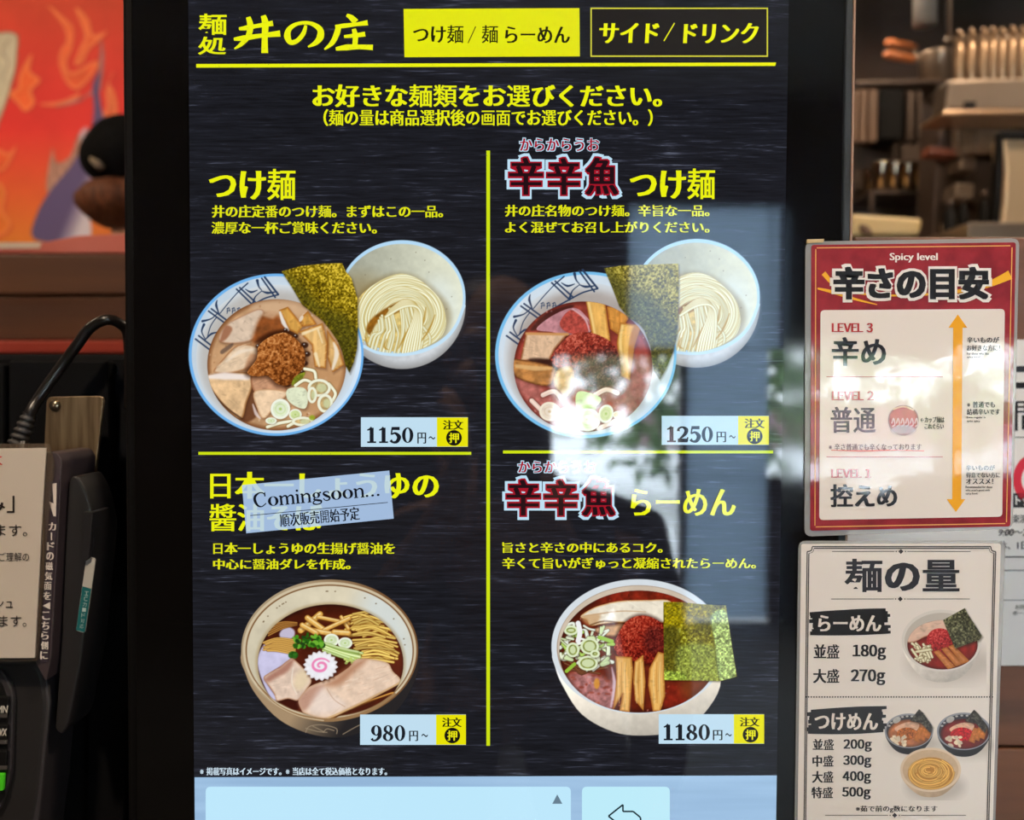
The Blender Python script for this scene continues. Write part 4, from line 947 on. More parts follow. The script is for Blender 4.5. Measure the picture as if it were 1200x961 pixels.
# tabs
ft('category_tab', lit((228, 230, 14)), 1, lambda f: f.poly([(473, 10.5), (474, 67), (679.5, 66), (679, 9.5)]), 'solid yellow tab for noodle dishes')
words('tab_lettering', (24, 24, 8), 2, [('つけ麺', (484, 29.5, 543.5, 50.5), dict(emb=1.4)), ('麺', (564, 29.5, 584, 50.5), dict(emb=1.2)), ('らーめん', (591.7, 31, 668, 50.5), dict(emb=1.4))])
ft('tab_slash', lit((24, 24, 8)), 2, lambda f: f.stroke([(548.5, 50.5), (557.5, 31)], 1.1))
ft('category_tab', lit((34, 30, 28)), 1, lambda f: f.rect(692, 9.5, 900, 66), 'dark outlined tab for sides and drinks')
ft('tab_outline', lit((214, 210, 60)), 2, lambda f: f.frame(692, 9, 900, 66.5, 1.5))
words('tab_lettering', YEL, 3, [('サイド', (702, 27, 772.5, 50.5), dict(emb=2.4, skew=.06)), ('ドリンク', (801, 27, 889, 50.5), dict(emb=2.4, skew=.06))])
ft('tab_slash', lit(YEL), 3, lambda f: f.stroke([(778, 48), (790.5, 27)], 1.3))
ft('rule', lit(YEL), 2, lambda f: f.poly([(230, 75), (230, 79.2), (908.5, 77.2), (909.5, 73.2)]), 'yellow rule under the logo and tabs')
# headings
words('heading', YEL, 2, [('お好きな麺類をお選びください。', (366, 99, 776, 125.5), dict(off=.004, emb=2.2))])
words('subheading', YEL, 2, [('（麺の量は商品選択後の画面でお選びください。）', (379, 128, 765, 147.5), dict(emb=1.3))])
for x0, x1, y in ((570, 574.2, 0),): ft('divider', lit((206, 226, 20)), 2, lambda f: f.rect(x0, 176.5, x1, 874), 'vertical yellow divider line')
ft('divider', lit((206, 226, 20)), 2, lambda f: f.rect(232.5, 529.6, 552.3, 533), 'yellow line under the first dish')
ft('divider', lit((206, 226, 20)), 2, lambda f: f.rect(589.5, 528, 906, 531.4), 'yellow line under the second dish')
def title(txt, box, emb=3.0): words('dish_title', YEL, 2, [(txt, box, dict(off=.004, emb=emb))])
title('つけ麺', (244.7, 198, 347.3, 234.5)); title('つけ麺', (738, 197.5, 839, 233.5))
title('日本一しょうゆの', (245.4, 553, 514.5, 584.5), 2.8); title('醬油そば', (244.5, 590.5, 378, 622.6), 2.8); title('らーめん', (739, 573, 862.5, 604.5), 2.2)
for a, bx in (('井の庄定番のつけ麺。まずはこの一品。', (248.3, 240.5, 519.3, 255)), ('濃厚な一杯ご賞味ください。', (247.5, 259.8, 441.7, 274)),
              ('井の庄名物のつけ麺。辛旨な一品。', (591.7, 240, 831.6, 253.8)), ('よく混ぜてお召し上がりください。', (591.7, 259.5, 831.6, 273)),
              ('日本一しょうゆの生揚げ醤油を', (249.6, 636, 463, 649.4)), ('中心に醤油ダレを作成。', (249.6, 655, 411, 667.4)),
              ('旨さと辛さの中にあるコク。', (588.5, 635.5, 776.6, 648)), ('辛くて旨いがぎゅっと凝縮されたらーめん。', (588.5, 653.5, 886, 666.5))):
    words('dish_description', (228, 230, 24), 2, [(a, bx, dict(emb=1.25))])
# the red brush names with pale halos
def brush_name(bx, ruby):
    x0, y0, x1, y1 = bx; w = (x1-x0)/3
    cells = [('辛', (x0, y0, x0+w*.98, y1)), ('辛', (x0+w*1.02, y0+.5, x0+w*2.0, y1)), ('魚', (x0+w*2.05, y0, x1, y1))]
    words('name_halo', (190, 224, 244), 2, [(c, (a-3.4, b_-3.4, d+3.4, e_+3.4), dict(off=.05, emb=5.5, emby=3.5, raw=True)) for c, (a, b_, d, e_) in cells]+[(ruby[0], (ruby[1][0]-1.2, ruby[1][1]-1.2, ruby[1][2]+1.2, ruby[1][3]+1.2), dict(off=.02, emb=2.6, emby=1.6))])
    words('dish_name', (164, 22, 40), 3, [(c, q, dict(off=.03, emb=3.8, emby=2.2, raw=True)) for c, q in cells]+[(ruby[0], ruby[1], dict(emb=1.0))], 'dark red brush name with pale halo')
    words('name_core', (36, 16, 22), 4, [(c, (a+1.6, b_+1.8, d-1.6, e_-1.8), dict(off=.0, emb=2.4, emby=.6, raw=True)) for c, (a, b_, d, e_) in cells])
brush_name((595, 183, 726, 230), ('からからうお', (609, 162, 702.5, 177)))
brush_name((592, 560.5, 722, 606), ('からからうお', (607, 540.5, 698, 554)))
# pictures of the dishes
m_pic = vcol_mat('screen_picture', True)
PB = {}
for nm, fn, lb in (('tsukemen', paint_tsukemen, 'picture of brown dipping noodles with a seaweed sheet'), ('spicy', paint_spicy_tsukemen, 'picture of red dipping noodles with bamboo shoots'),
                   ('shoyu', paint_shoyu, 'picture of soy ramen with a pink swirl fish cake'), ('ramen', paint_spicy_ramen, 'picture of red ramen with a square seaweed sheet')):
    picture('dish_picture', fn(), L[1], m_pic, screen, lb)
# price buttons
def price(x0, xm, x1, y0, y1, num, nb, yen, til, sty, cc):
    f = Flat(L[2]); f.rect(x0, y0, x1, y1); o = f.done('price_button', lit((192, 222, 240)), screen, 'price button reading '+num+' yen')
    ft('order_field', lit((232, 226, 8)), 3, lambda f: f.rect(xm, y0+.2, x1, y1-.2))
    f = Flat(L[3]); serif(f, num, nb, 1.18); f.done('price_figures', lit((26, 30, 38)), screen)
    words('price_unit', (26, 30, 38), 3, [('円', yen, dict(emb=.9)), ('～', til, dict(emby=.6))])
    words('order_lettering', (28, 28, 14), 4, [('注文', sty, dict(emb=1.1))])
    ft('order_seal', lit((22, 20, 16)), 4, lambda f: f.ell(cc[0], cc[1], 9.2, 9.2))
    words('seal_lettering', (236, 232, 20), 5, [('押', (cc[0]-6, cc[1]-6, cc[0]+6, cc[1]+6), dict(emb=1.0))])
price(423, 512, 548.3, 489, 523.6, '1150', (428, 501, 485, 519), (489, 507, 499.5, 519.8), (502.3, 511.3, 510, 515), (519, 492.4, 543, 503.6), (532, 513.2))
price(775.4, 865, 901, 487.3, 521.4, '1250', (779.5, 500, 836, 518), (839.6, 506, 851, 518.3), (854.5, 510, 862, 513.8), (872.5, 490.5, 896, 501.8), (884.4, 511.3))
price(422, 511, 546, 837.4, 873, '980', (434, 850, 475.5, 868.3), (479.3, 856.5, 490, 868.5), (494, 860, 501.5, 863.8), (518, 841, 541, 852), (530, 862))
price(772, 860, 895.5, 837, 871.6, '1180', (775.5, 849, 832.5, 867.4), (835.3, 855.6, 846.7, 867.5), (850, 859.3, 857.5, 863), (867, 840.6, 890, 851.4), (879.5, 861))
# coming-soon label
m_soon = bpy.data.materials.new('label_light'); m_soon.use_nodes = True; nt = m_soon.node_tree; b = nt.nodes['Principled BSDF']
b.inputs['Base Color'].default_value = (0, 0, 0, 1); b.inputs['Roughness'].default_value = .03; b.inputs['Emission Color'].default_value = rgba((178, 206, 242)); b.inputs['Emission Strength'].default_value = 1
mx = nt.nodes.new('ShaderNodeMixShader'); tr = nt.nodes.new('ShaderNodeBsdfTransparent'); mx.inputs[0].default_value = .80
nt.links.new(tr.outputs[0], mx.inputs[1]); nt.links.new(b.outputs[0], mx.inputs[2]); nt.links.new(mx.outputs[0], nt.nodes['Material Output'].inputs[0])
ft('notice_label', m_soon, 5, lambda f: f.poly([(283.5, 568.6), (288.6, 625), (461.4, 607.8), (456.2, 551.5)]), 'tilted pale blue coming-soon label')
an = math.radians(5.45)
f = Flat(L[6]); serif(f, 'Comingsoon...', (297, 570.5, 448, 588), 1.25); f.rect(292, 596.2, 454, 597.0); f.rotate(372.5, 588, an)
f.type('順次販売開始予定', (327.5, 598, 421.5, 613.5), emb=.8, rot=an)
f.done('notice_lettering', lit((18, 22, 30)), screen)
# foot of the menu
words('footnote', (206, 226, 240), 2, [('※掲載写真はイメージです。※当店は全て税込価格となります。', (234, 899.5, 453.7, 908.6), dict(emb=.8))])
m_panel = mat('panel_light', (0, 0, 0), .03, emit=(160, 192, 226), noise=None)
nt = m_panel.node_tree; b = nt.nodes['Principled BSDF']; tc = nt.nodes.new('ShaderNodeTexCoord'); mp = nt.nodes.new('ShaderNodeMapping'); mp.inputs['Scale'].default_value = (7, 1, 130); mp.inputs['Rotation'].default_value = (0, math.radians(3), 0)
nz = nt.nodes.new('ShaderNodeTexNoise'); nz.inputs['Scale'].default_value = 1; rp = nt.nodes.new('ShaderNodeValToRGB'); rp.color_ramp.elements[0].position = .3; rp.color_ramp.elements[1].position = .7
rp.color_ramp.elements[0].color = rgba((148, 182, 216)); rp.color_ramp.elements[1].color = rgba((166, 200, 232))
nt.links.new(tc.outputs['Object'], mp.inputs[0]); nt.links.new(mp.outputs[0], nz.inputs[0]); nt.links.new(nz.outputs[0], rp.inputs[0]); nt.links.new(rp.outputs[0], b.inputs['Emission Color'])
ft('order_panel', m_panel, 1, lambda f: f.poly([(228, 911), (229.4, 1178), (906, 1178), (910.3, 908.8)]), 'pale blue order panel along the screen foot')
ft('order_list', lit((190, 232, 252)), 2, lambda f: f.rect(241, 922, 669, 1120, 6), 'wide pale empty order list box')
ft('list_arrow', lit((104, 128, 146)), 3, lambda f: f.poly([(653, 931), (647.2, 942), (659, 942)]), 'small grey up arrow')
ft('return_button', lit((190, 236, 250)), 2, lambda f: f.rect(682, 922, 785, 1010, 6), 'pale square return button')
f = Flat(L[3]); pts = [(730, 943), (713, 956.5), (730, 970), (730, 962.5), (742, 962.5), (746, 975), (752, 975), (750.5, 958), (742, 951), (730, 951)]
for a, b_ in zip(pts, pts[1:]+pts[:1]): f.stroke([a, b_], 1.9)
f.done('return_arrow', lit((22, 40, 48)), screen)
# ------------------------------------------------------------ laminated posters at the kiosk's right edge
m_film = bpy.data.materials.new('laminate_film'); m_film.use_nodes = True; nt = m_film.node_tree; b = nt.nodes['Principled BSDF']
b.inputs['Base Color'].default_value = (.55, .56, .58, 1); b.inputs['Roughness'].default_value = .08; film_bump(nt, b)
mx = nt.nodes.new('ShaderNodeMixShader'); tr = nt.nodes.new('ShaderNodeBsdfTransparent'); mx.inputs[0].default_value = .42
nt.links.new(tr.outputs[0], mx.inputs[1]); nt.links.new(b.outputs[0], mx.inputs[2]); nt.links.new(mx.outputs[0], nt.nodes['Material Output'].inputs[0])
YP = D-.0002
def poster(name, label, cat, film, sheet, m_sheet):
    c = U(sum(p[0] for p in film)/len(film), sum(p[1] for p in film)/len(film), YP)
    t = thing(name, label, cat, c, 'laminated posters beside the kiosk')
    slab('laminate_film', round_poly(film, 9), YP-.0006, .0010, m_film, t, .0002, 1, 'clear laminate margin')
    sh = slab('printed_sheet', round_poly(sheet, 3), YP-.0009, .0003, m_sheet, t)
    return t, sh
PL = [YP-.0010-.0002*i for i in range(7)]
def pf(sheet, name, col, k, fn, label=None):
    f = Flat(PL[k]); fn(f); return f.done(name, ink(col) if not isinstance(col, bpy.types.Material) else col, sheet, label)
def pw(sheet, name, col, k, items, label=None):
    def fn(f):
        for it in items: f.type(it[0], it[1], **(it[2] if len(it) > 2 else {}))
    return pf(sheet, name, col, k, fn, label)
def inkn(c, c2, sc):
    m = mat('print_mottled', c, .55, .2, coat=1., noise=(sc, c2)); film_bump(m.node_tree, m.node_tree.nodes['Principled BSDF']); return m
CR = (240, 226, 212); DK = (34, 36, 44)
# spice level poster
pt, S1 = poster('spice_poster', 'red bordered laminated poster of three spice levels, above the noodle poster', 'poster',
    [(944, 283), (943, 629), (1187, 620), (1195, 279)], [(951, 287), (949.5, 622), (1184, 617), (1190.5, 284)], inkn((126, 20, 32), (152, 32, 42), (90, 90, 90)))
pf(S1, 'gold_frame', (236, 176, 96), 0, lambda f: [f.stroke([a, b_], 1.1) for a, b_ in (((957, 290.5), (1184, 288)), ((1186, 290), (1179.5, 612)), ((1178, 613.5), (956, 617.5)), ((955, 616), (956, 292)))])
pf(S1, 'brush_swash', (240, 176, 40), 0, lambda f: [f.stroke([(965, 320), (985, 338), (1030, 346), (1100, 344), (1150, 336), (1184, 322)], [6, 4, 2, 3, 6, 11]), f.stroke([(958, 338), (975, 342), (1000, 350), (1028, 357)], [2, 4, 3, 1]), f.stroke([(1120, 343), (1160, 334), (1183, 327)], [1, 4, 2])], 'golden brush swash')
pf(S1, 'white_panel', inkn((238, 229, 222), (240, 231, 225), (8, 8, 8)), 1, lambda f: f.poly(round_poly([(961.5, 363.5), (960, 609.5), (1174.5, 605.5), (1177.5, 362)], 5)), 'cream panel with the three levels')
pw(S1, 'small_title', (246, 238, 230), 1, [('Spicy level', (1042.5, 296.5, 1099, 307.5), dict(emb=.9))])
pw(S1, 'title_halo', (244, 238, 232), 1, [('辛さの目安', (972.5, 309, 1162.5, 354.5), dict(off=.03, emb=6.2, emby=4.4, raw=True))])
pw(S1, 'title', (24, 24, 30), 2, [('辛さの目安', (976.5, 312.5, 1159, 351), dict(off=.012, emb=3.4, emby=1.8, raw=True))])
for a, bx, c in (('ＬＥＶＥＬ ３', (974.7, 378.6, 1023, 389.2), (176, 40, 44)), ('ＬＥＶＥＬ ２', (974.7, 458.4, 1024, 469), (176, 40, 44)), ('ＬＥＶＥＬ １', (974, 549.7, 1021, 559.7), (176, 40, 44))): pw(S1, 'level_number', c, 2, [(a, bx, dict(emb=1.2, pack=.09))])
for a, bx in (('辛め', (974.5, 395, 1038.6, 428.7)), ('普通', (972.8, 476.5, 1027, 507.5)), ('控えめ', (972.8, 567.4, 1051.7, 594.4))): pw(S1, 'level_name', DK, 2, [(a, bx, dict(off=.004, emb=2.2, emby=.7))])
for y in (441.2, 535): pf(S1, 'rule', (170, 60, 60), 2, lambda f: f.rect(968.5, y, 1105, y+.8))
pw(S1, 'level_note', (90, 60, 56), 2, [('※辛さ普通でも辛くなっております', (971, 520, 1080, 527.6), dict(emb=.4))])
pf(S1, 'note_underline', (226, 96, 70), 2, lambda f: f.stroke([(974, 527.5), (1010, 528.5), (1050, 527.6), (1083, 528.6)], [.8, 1.4, 1.2, .8]))
m_ppic = vcol_mat('printed_picture', False, True)
picture('cup_picture', paint_print_cup(), PL[2], m_ppic, S1, 'small round picture of cup noodles')
pw(S1, 'cup_note', DK, 2, [('←カップ麺は', (1078.7, 488.3, 1106.8, 495.3), dict(emb=.4)), ('これぐらい', (1083.5, 496.5, 1106, 502.8), dict(emb=.4))])
pf(S1, 'level_arrow', (240, 166, 24), 2, lambda f: f.add([(1122.5, 368.5), (1111.5, 384), (1117, 384), (1116, 585), (1109.5, 585), (1120.2, 600), (1131.3, 585), (1126.5, 585), (1128, 384), (1133.5, 384)], [(0, 1, 9), (2, 3, 7, 8), (4, 5, 6)]), 'orange double headed arrow')
pw(S1, 'level_hint', DK, 2, [('辛いものが', (1133, 394.8, 1171, 401.8), dict(emb=.5)), ('お好きな方に！', (1133, 404.3, 1172, 411.2), dict(emb=.5)), ('For those who like', (1133, 413, 1159, 415.8), dict(emb=.2)), ('spicy food!', (1133, 417.2, 1149, 420), dict(emb=.2))])
pw(S1, 'level_hint', DK, 2, [('※普通でも', (1133, 470.5, 1166, 477.7), dict(emb=.5)), ('結構辛いです', (1133, 479, 1172, 486), dict(emb=.5)), ('Even regular is', (1133, 488, 1155, 490.8), dict(emb=.2)), ('quite spicy.', (1133, 492.3, 1149, 495.2), dict(emb=.2))])
pw(S1, 'level_hint', DK, 2, [('辛いものが', (1132, 545, 1166, 551.5), dict(emb=.5)), ('得意でない方に', (1132, 553.5, 1172, 559.8), dict(emb=.5)), ('オススメ！', (1132, 560.8, 1164, 567.2), dict(emb=.5)), ('Recommended for those', (1131.5, 569.3, 1163, 572), dict(emb=.2)), ("who aren't good with", (1131.5, 573.3, 1160, 576), dict(emb=.2)), ('spicy food.', (1131.5, 577.3, 1146, 580), dict(emb=.2))])
# noodle quantity poster
pt2, S2 = poster('noodle_poster', 'white laminated poster of noodle weights below the spice poster', 'poster',
    [(936, 634), (931, 985), (1166, 985), (1178.6, 634)], [(939, 637.5), (934.5, 980), (1163, 980), (1173, 637)], inkn((234, 225, 219), (236, 228, 222), (8, 8, 8)))
def border(f):
    A = [(946, 640.5), (942, 974), (1158.5, 974), (1167, 640.5)]
    def side(p, q, d0, d1):
        p, q = np.array(p, float), np.array(q, float); n = (q-p)/np.linalg.norm(q-p); f.stroke([p+n*d0, q-n*d1], 1.2)
    for i in range(4): side(A[i], A[(i+1) % 4], 6, 6)
    for (x, y), (sx, sy) in zip(A, ((1, 1), (1, -1), (-1, -1), (-1, 1))): f.stroke([(x+6*sx, y), (x+4.6*sx, y+4.6*sy), (x, y+6*sy)], 1.2); f.stroke([(x+8*sx, y+2*sy), (x+6.4*sx, y+6.4*sy), (x+2*sx, y+8*sy)], .6)
    B = [(948, 642.5), (944, 972), (1156.5, 972), (1165, 642.5)]
    for i in range(4): side(B[i], B[(i+1) % 4], 6, 6)
pf(S2, 'border', (52, 48, 50), 0, border, 'thin dark double border')
pw(S2, 'title', (46, 46, 52), 0, [('麺の量', (988, 654, 1126, 695), dict(off=.012, emb=4.2, emby=1.8))])
def orn(f, x0, x1, y, xm):
    f.rect(x0, y-.35, xm-7.5, y+.35); f.rect(xm+7.5, y-.35, x1, y+.35); f.poly([(xm, y-3), (xm-3, y), (xm, y+3), (xm+3, y)]); f.ell(xm-5.4, y, .8, .8, 8); f.ell(xm+5.4, y, .8, .8, 8)
pf(S2, 'rule', (52, 48, 50), 0, lambda f: orn(f, 975, 1137.5, 646.3, 1055.7)); pf(S2, 'rule', (52, 48, 50), 0, lambda f: orn(f, 974, 1136.5, 702, 1055)); pf(S2, 'rule', (52, 48, 50), 0, lambda f: orn(f, 967, 1132, 955.5, 1048.5))
def brush(f, x0, y0, x1, y1, seed):
    R = random.Random(seed); n = 9
    for i in range(n):
        y = y0+(y1-y0)*(i+.5)/n; k = -3*(i/n-.5); w = (y1-y0)/n*1.5
        f.stroke([(x0+R.uniform(0, 6), y+k+1.5), ((x0+x1)/2, y+R.uniform(-.4, .4)), (x1-R.uniform(0, 8), y-k*.3-1.5)], [w*.9, w*1.1, w*1.1, w*.7])
pf(S2, 'brush_band', (34, 32, 34), 0, lambda f: brush(f, 948, 715, 1044, 743.5, 1), 'black brushed band'); pf(S2, 'brush_band', (34, 32, 34), 0, lambda f: brush(f, 944.5, 829.5, 1039.5, 859, 2), 'black brushed band')
pw(S2, 'band_lettering', (236, 226, 218), 1, [('らーめん', (958.7, 721, 1032.8, 740), dict(emb=1.6, emby=.5))]); pw(S2, 'band_lettering', (236, 226, 218), 1, [('つけめん', (954.6, 835.7, 1029, 855.8), dict(emb=1.6, emby=.5))])
for a, q, ba, bq in (('並盛', '１８０ｇ', (953.3, 755, 984, 771.8), (999, 755.4, 1038.4, 773.6)), ('大盛', '２７０ｇ', (952.8, 784, 984, 800.6), (997, 784.4, 1037.5, 803))):
    pw(S2, 'size_name', (34, 32, 36), 0, [(a, ba, dict(emb=1.3, emby=.4))]); pw(S2, 'size_weight', (34, 32, 36), 0, [(q, bq, dict(emb=1.6, emby=.5, pack=.12))])
for a, q, ba, bq in (('並盛', '２００ｇ', (952.3, 866, 977.5, 879), (988.4, 866.4, 1021.7, 881)), ('中盛', '３００ｇ', (952, 885.2, 977, 898.6), (988, 885.2, 1021.2, 899.8)), ('大盛', '４００ｇ', (951.6, 903.6, 976.8, 917.4), (987.4, 903.8, 1020.8, 918.6)), ('特盛', '５００ｇ', (950.8, 922.2, 976.4, 935.6), (986.8, 922.4, 1020.4, 937))):
    pw(S2, 'size_name', (34, 32, 36), 0, [(a, ba, dict(emb=1.1, emby=.3))]); pw(S2, 'size_weight', (34, 32, 36), 0, [(q, bq, dict(emb=1.3, emby=.4, pack=.12))])
pf(S2, 'dotted_line', (60, 56, 56), 0, lambda f: [f.ell(944.5+i*3.12, 816.8, .95, .95, 8) for i in range(71)])
pw(S2, 'footnote', (48, 46, 48), 0, [('※茹で前のg数になります', (1002.7, 944.2, 1098.6, 952.4), dict(emb=.6))])
picture('ramen_picture', paint_print_ramen(), PL[0], m_ppic, S2, 'picture of one red ramen bowl'); picture('noodle_picture', paint_print_tsukemen(), PL[0], m_ppic, S2, 'picture of three dipping noodle bowls')
tape = slab('tape_piece', [(946, 280.5), (945.5, 285), (965, 284), (966, 280)], YP-.0011, .0012, mat('yellowed_tape', (190, 160, 110), .4), None)
tag(tape, 'small yellowed strip of tape at the top left corner of the spice poster', 'tape')
# wooden partition and the notice behind the posters
m_wood = mat('partition_wood', (118, 70, 42), .5, noise=((3, 3, 40), (86, 50, 30)))
YW = .60
zt_ = U(1100, 276, YW).z; x0 = U(1000, 400, YW).x; part = thing('wooden_partition', 'brown plank partition behind the posters', 'partition', (x0+.5, YW+.02, 0))
zq = U(1190, 876, YW).z; zq2 = U(1190, 590, YW).z; zl = [0, zq-.19*2, zq-.19, zq, zq2, zt_]
for i in range(len(zl)-1): box('plank', (x0, YW, zl[i]+(.001 if i else 0)), (x0+1.0, YW+.03, zl[i+1]-.001), m_wood, part, .0015)
nt_ = thing('notice', 'white paper notice pinned on planks behind the posters', 'notice', U(1120, 590, YW-.001)); NY = YW-.0012
ns = slab('notice_sheet', [(985, 398), (985, 780), (1262, 780), (1262, 398)], NY, .0008, mat('notice_paper', (226, 224, 224), .6), nt_)
def nf(name, col, fn):
    f = Flat(NY-.0003); fn(f); return f.done(name, ink(col, False), ns)
nf('notice_lettering', (30, 30, 34), lambda f: [f.rect(1190, 429, 1225, 436), f.rect(1190, 448, 1225, 455), f.type('間', (1188, 470, 1222, 505), emb=3), f.rect(1186, 512, 1240, 513)])
nf('red_ring', (196, 40, 60), lambda f: f.ring(1214, 562, 27, 31, 17, 20))
nf('black_tag', (40, 40, 44), lambda f: f.rect(1187, 578, 1226, 595)); 
f = Flat(NY-.0006); f.type('トッ', (1190, 581, 1206, 592), emb=.8); f.done('tag_lettering', ink((224, 224, 224), False), ns)
nf('notice_hours', (60, 60, 66), lambda f: [f.type('東浜', (1186, 603, 1204, 613), emb=.6), f.type('9:00～2', (1170, 620, 1204, 628), emb=.7, skew=.2), f.type('休、1日', (1170, 634, 1204, 644), emb=.6), f.rect(1150, 652, 1250, 653.4), f.rect(1150, 668, 1250, 669), f.rect(1150, 703, 1250, 703.8), f.type('お問い', (1190, 709, 1206, 714), emb=.2), f.type('ホーム', (1187, 716, 1206, 721), emb=.2)])
# ------------------------------------------------------------ left of the kiosk: cabinet, card terminal, sign, counter, mural
m_black = mat('black_plastic', (40, 38, 39), .42, .5); m_blackb = mat('black_soft', (54, 50, 53), .5, .5); m_cab = mat('cabinet_black', (14, 14, 16), .75, .12)
YC = .56; x0, x1 = U(-330, 500, YC).x, U(330, 500, YC).x; zc_ = U(70, 414, YC).z
cab = thing('equipment_cabinet', 'black cabinet behind the card terminal', 'cabinet', ((x0+x1)/2, .7, 0))
box('carcass', (x0, YC+.012, 0), (x1, .92, zc_), m_cab, cab, .004)
slab('front_panel', [(-320, 426), (-320, 1500), (4, 1500), (4, 426)], YC, .011, m_cab, cab, .002); slab('front_panel', [(9, 422), (9, 1500), (132, 1500), (127, 422)], YC, .011, m_cab, cab, .002)
slab('side_panel', [(104, 690), (148.5, 696), (138, 1500), (92, 1500)], YC-.018, .0175, m_cab, cab, .003)
# steel bracket
br = thing('steel_bracket', 'worn steel bracket plate standing behind the card terminal', 'bracket', U(90, 540, .535))
m_steel = mat('worn_steel', (176, 152, 120), .38, metal=.6, noise=((260, 20, 14), (128, 106, 80)))
slab('plate', round_poly([(54.5, 465), (44, 690), (97, 690), (121.5, 464)], 7), .535, .003, m_steel, br, .0006)
sp = U(64.5, 475.5, .5349)
link('screw', lathe_mesh([(.0, -.0022), (.0018, -.0021), (.0034, -.0012), (.0041, 0)], 20, ax='y', c=tuple(sp)), mat('screw_steel', (150, 136, 116), .25, metal=.9), br)
link('bracket_foot', bm_mesh(box_bm((sp.x-.008, .5382, U(60, 680, .535).z), (sp.x+.024, YC-.0002, U(60, 650, .535).z))), m_steel, br)
# card terminal
YT = .50
ter = thing('card_terminal', 'black card payment terminal with a card slot, left of the kiosk', 'card terminal', U(20, 860, YT))
slab('body', round_poly([(-120, 774), (-120, 1010), (30, 1010), (47, 940), (58, 822), (52, 786), (40, 774)], 10, 5), YT, .035, m_black, ter, .004, 3)
slab('keypad_rim', round_poly([(-110, 782), (-110, 960), (-2, 955), (13, 910), (16, 812), (6, 790), (-10, 780)], 12, 6), YT-.0035, .0036, m_blackb, ter, .0012, 2)
slab('keypad_well', round_poly([(-110, 792), (-110, 940), (4, 940), (8, 905), (9, 822), (2, 800), (-12, 790)], 8, 4), YT-.0041, .001, mat('well_black', (10, 10, 11), .5), ter)
for v0, v1, tx_, tb in ((817, 841, 'MN', (-3, 827, 9, 835.5)), (850, 872, 'WX', (-4, 854, 8, 862.5)), (880, 902, None, None)):
    ky = slab('key', round_poly([(-26, v0), (-27, v1), (8.5-(v0-817)*.03, v1), (10-(v0-817)*.03, v0)], 2), YT-.0062, .0022, mat('key_black', (16, 16, 17), .4), ter, .0004)
    slab('key_edge', [(-26, v1-4.5), (-26, v1), (8.2, v1), (8.4, v1-4.5)], YT-.0064, .0006, mat('key_grey', (74, 70, 68), .5), ky)
    if tx_:
        f = Flat(YT-.0066); f.type(tx_, tb, emb=.5, skew=.1); f.done('key_lettering', ink((206, 200, 190), False), ky)
slab('key', round_poly([(-24, 907), (-24, 927), (3.5, 927), (4.5, 907)], 2), YT-.0062, .0022, mat('key_green', (70, 190, 30), .4, emit=(40, 120, 16), estr=.5), ter, .0004, label='green confirm key')
slab('side_wall', round_poly([(42, 792), (30, 1005), (40, 1005), (48, 938), (59, 824), (54, 790)], 4), YT+.0005, .033, m_blackb, ter, .002)
ridge = slab('card_slot', round_poly([(48, 530), (50, 600), (52, 690), (41, 776), (54, 800), (60, 770), (67, 650), (71.5, 560), (73, 540), (66, 530)], 5), YT-.012, .04, mat('slot_brown', (66, 56, 60), .42), ter, .002, 2, 'grey brown card slot ridge')
slab('slot_strip', [(51, 566), (54, 640), (47, 776), (56, 776), (62, 680), (69.5, 561)], YT-.0126, .0007, mat('strip_purple', (62, 52, 62), .5), ridge)
f = Flat(YT-.0130); f.poly([(61.2, 567), (62.8, 590), (57.6, 587.6), (62.6, 605), (65.6, 605), (66.4, 566)]); f.done('slot_arrow', ink((226, 214, 206), False), ridge, 'white arrow beside the card slot')
chars = 'カードの磁気面を◀こちら側に'; f = Flat(YT-.0130)
for i, c in enumerate(chars):
    t = i/(len(chars)-1); x = 61.2-9.5*t-.8*math.sin(t*3); y = 617+151*t
    if c == 'ー': f.rect(x-.7, y-4.5, x+.7, y+4.5)
    elif c == '◀': f.poly([(x-4.6, y), (x+4.2, y+4.4), (x+4.2, y-4.4)])
    else: f.type(c, (x-4.6, y-4.7, x+4.6, y+4.7), emb=1.0)
f.done('slot_lettering', ink((226, 216, 208), False), ridge)
slab('swipe_rail', round_poly([(80, 566), (76, 640), (72, 745), (64, 855), (72, 862), (80, 850), (96, 770), (108, 655), (111, 622), (106, 592), (98, 570), (90, 558), (84, 558)], 8, 5), YT-.006, .03, m_black, ter, .005, 4, None, True)
slab('swipe_fin', round_poly([(97, 600), (96, 660), (104, 655), (109, 600)], 2), YT-.009, .02, m_black, ter, .001)
st = slab('side_sticker', round_poly([(101.5, 651.5), (89, 739), (99.5, 742), (112, 655)], 3), YT-.0068, .0009, mat('sticker_white', (206, 200, 190), .5), ter, label='white and teal sticker')
f = Flat(YT-.0071); f.poly([(96.6, 687), (89.2, 738.4), (99.3, 741.2), (107, 690)]); f.done('sticker_band', ink((34, 110, 112), False), st, 'teal lower band')
f = Flat(YT-.0073)
for i, c in enumerate('ＩＣカード対応'): f.type(c, (99.2-i*.95, 693+i*6.4, 103.6-i*.95, 698+i*6.4), rot=-.1)
f.done('sticker_lettering', ink((196, 216, 210), False), st)
link('terminal_mount', bm_mesh(box_bm((U(-60, 860, YT).x, YT+.034, U(0, 960, YT).z), (U(20, 860, YT).x, YC-.0005, U(0, 830, YT).z))), m_black, ter)
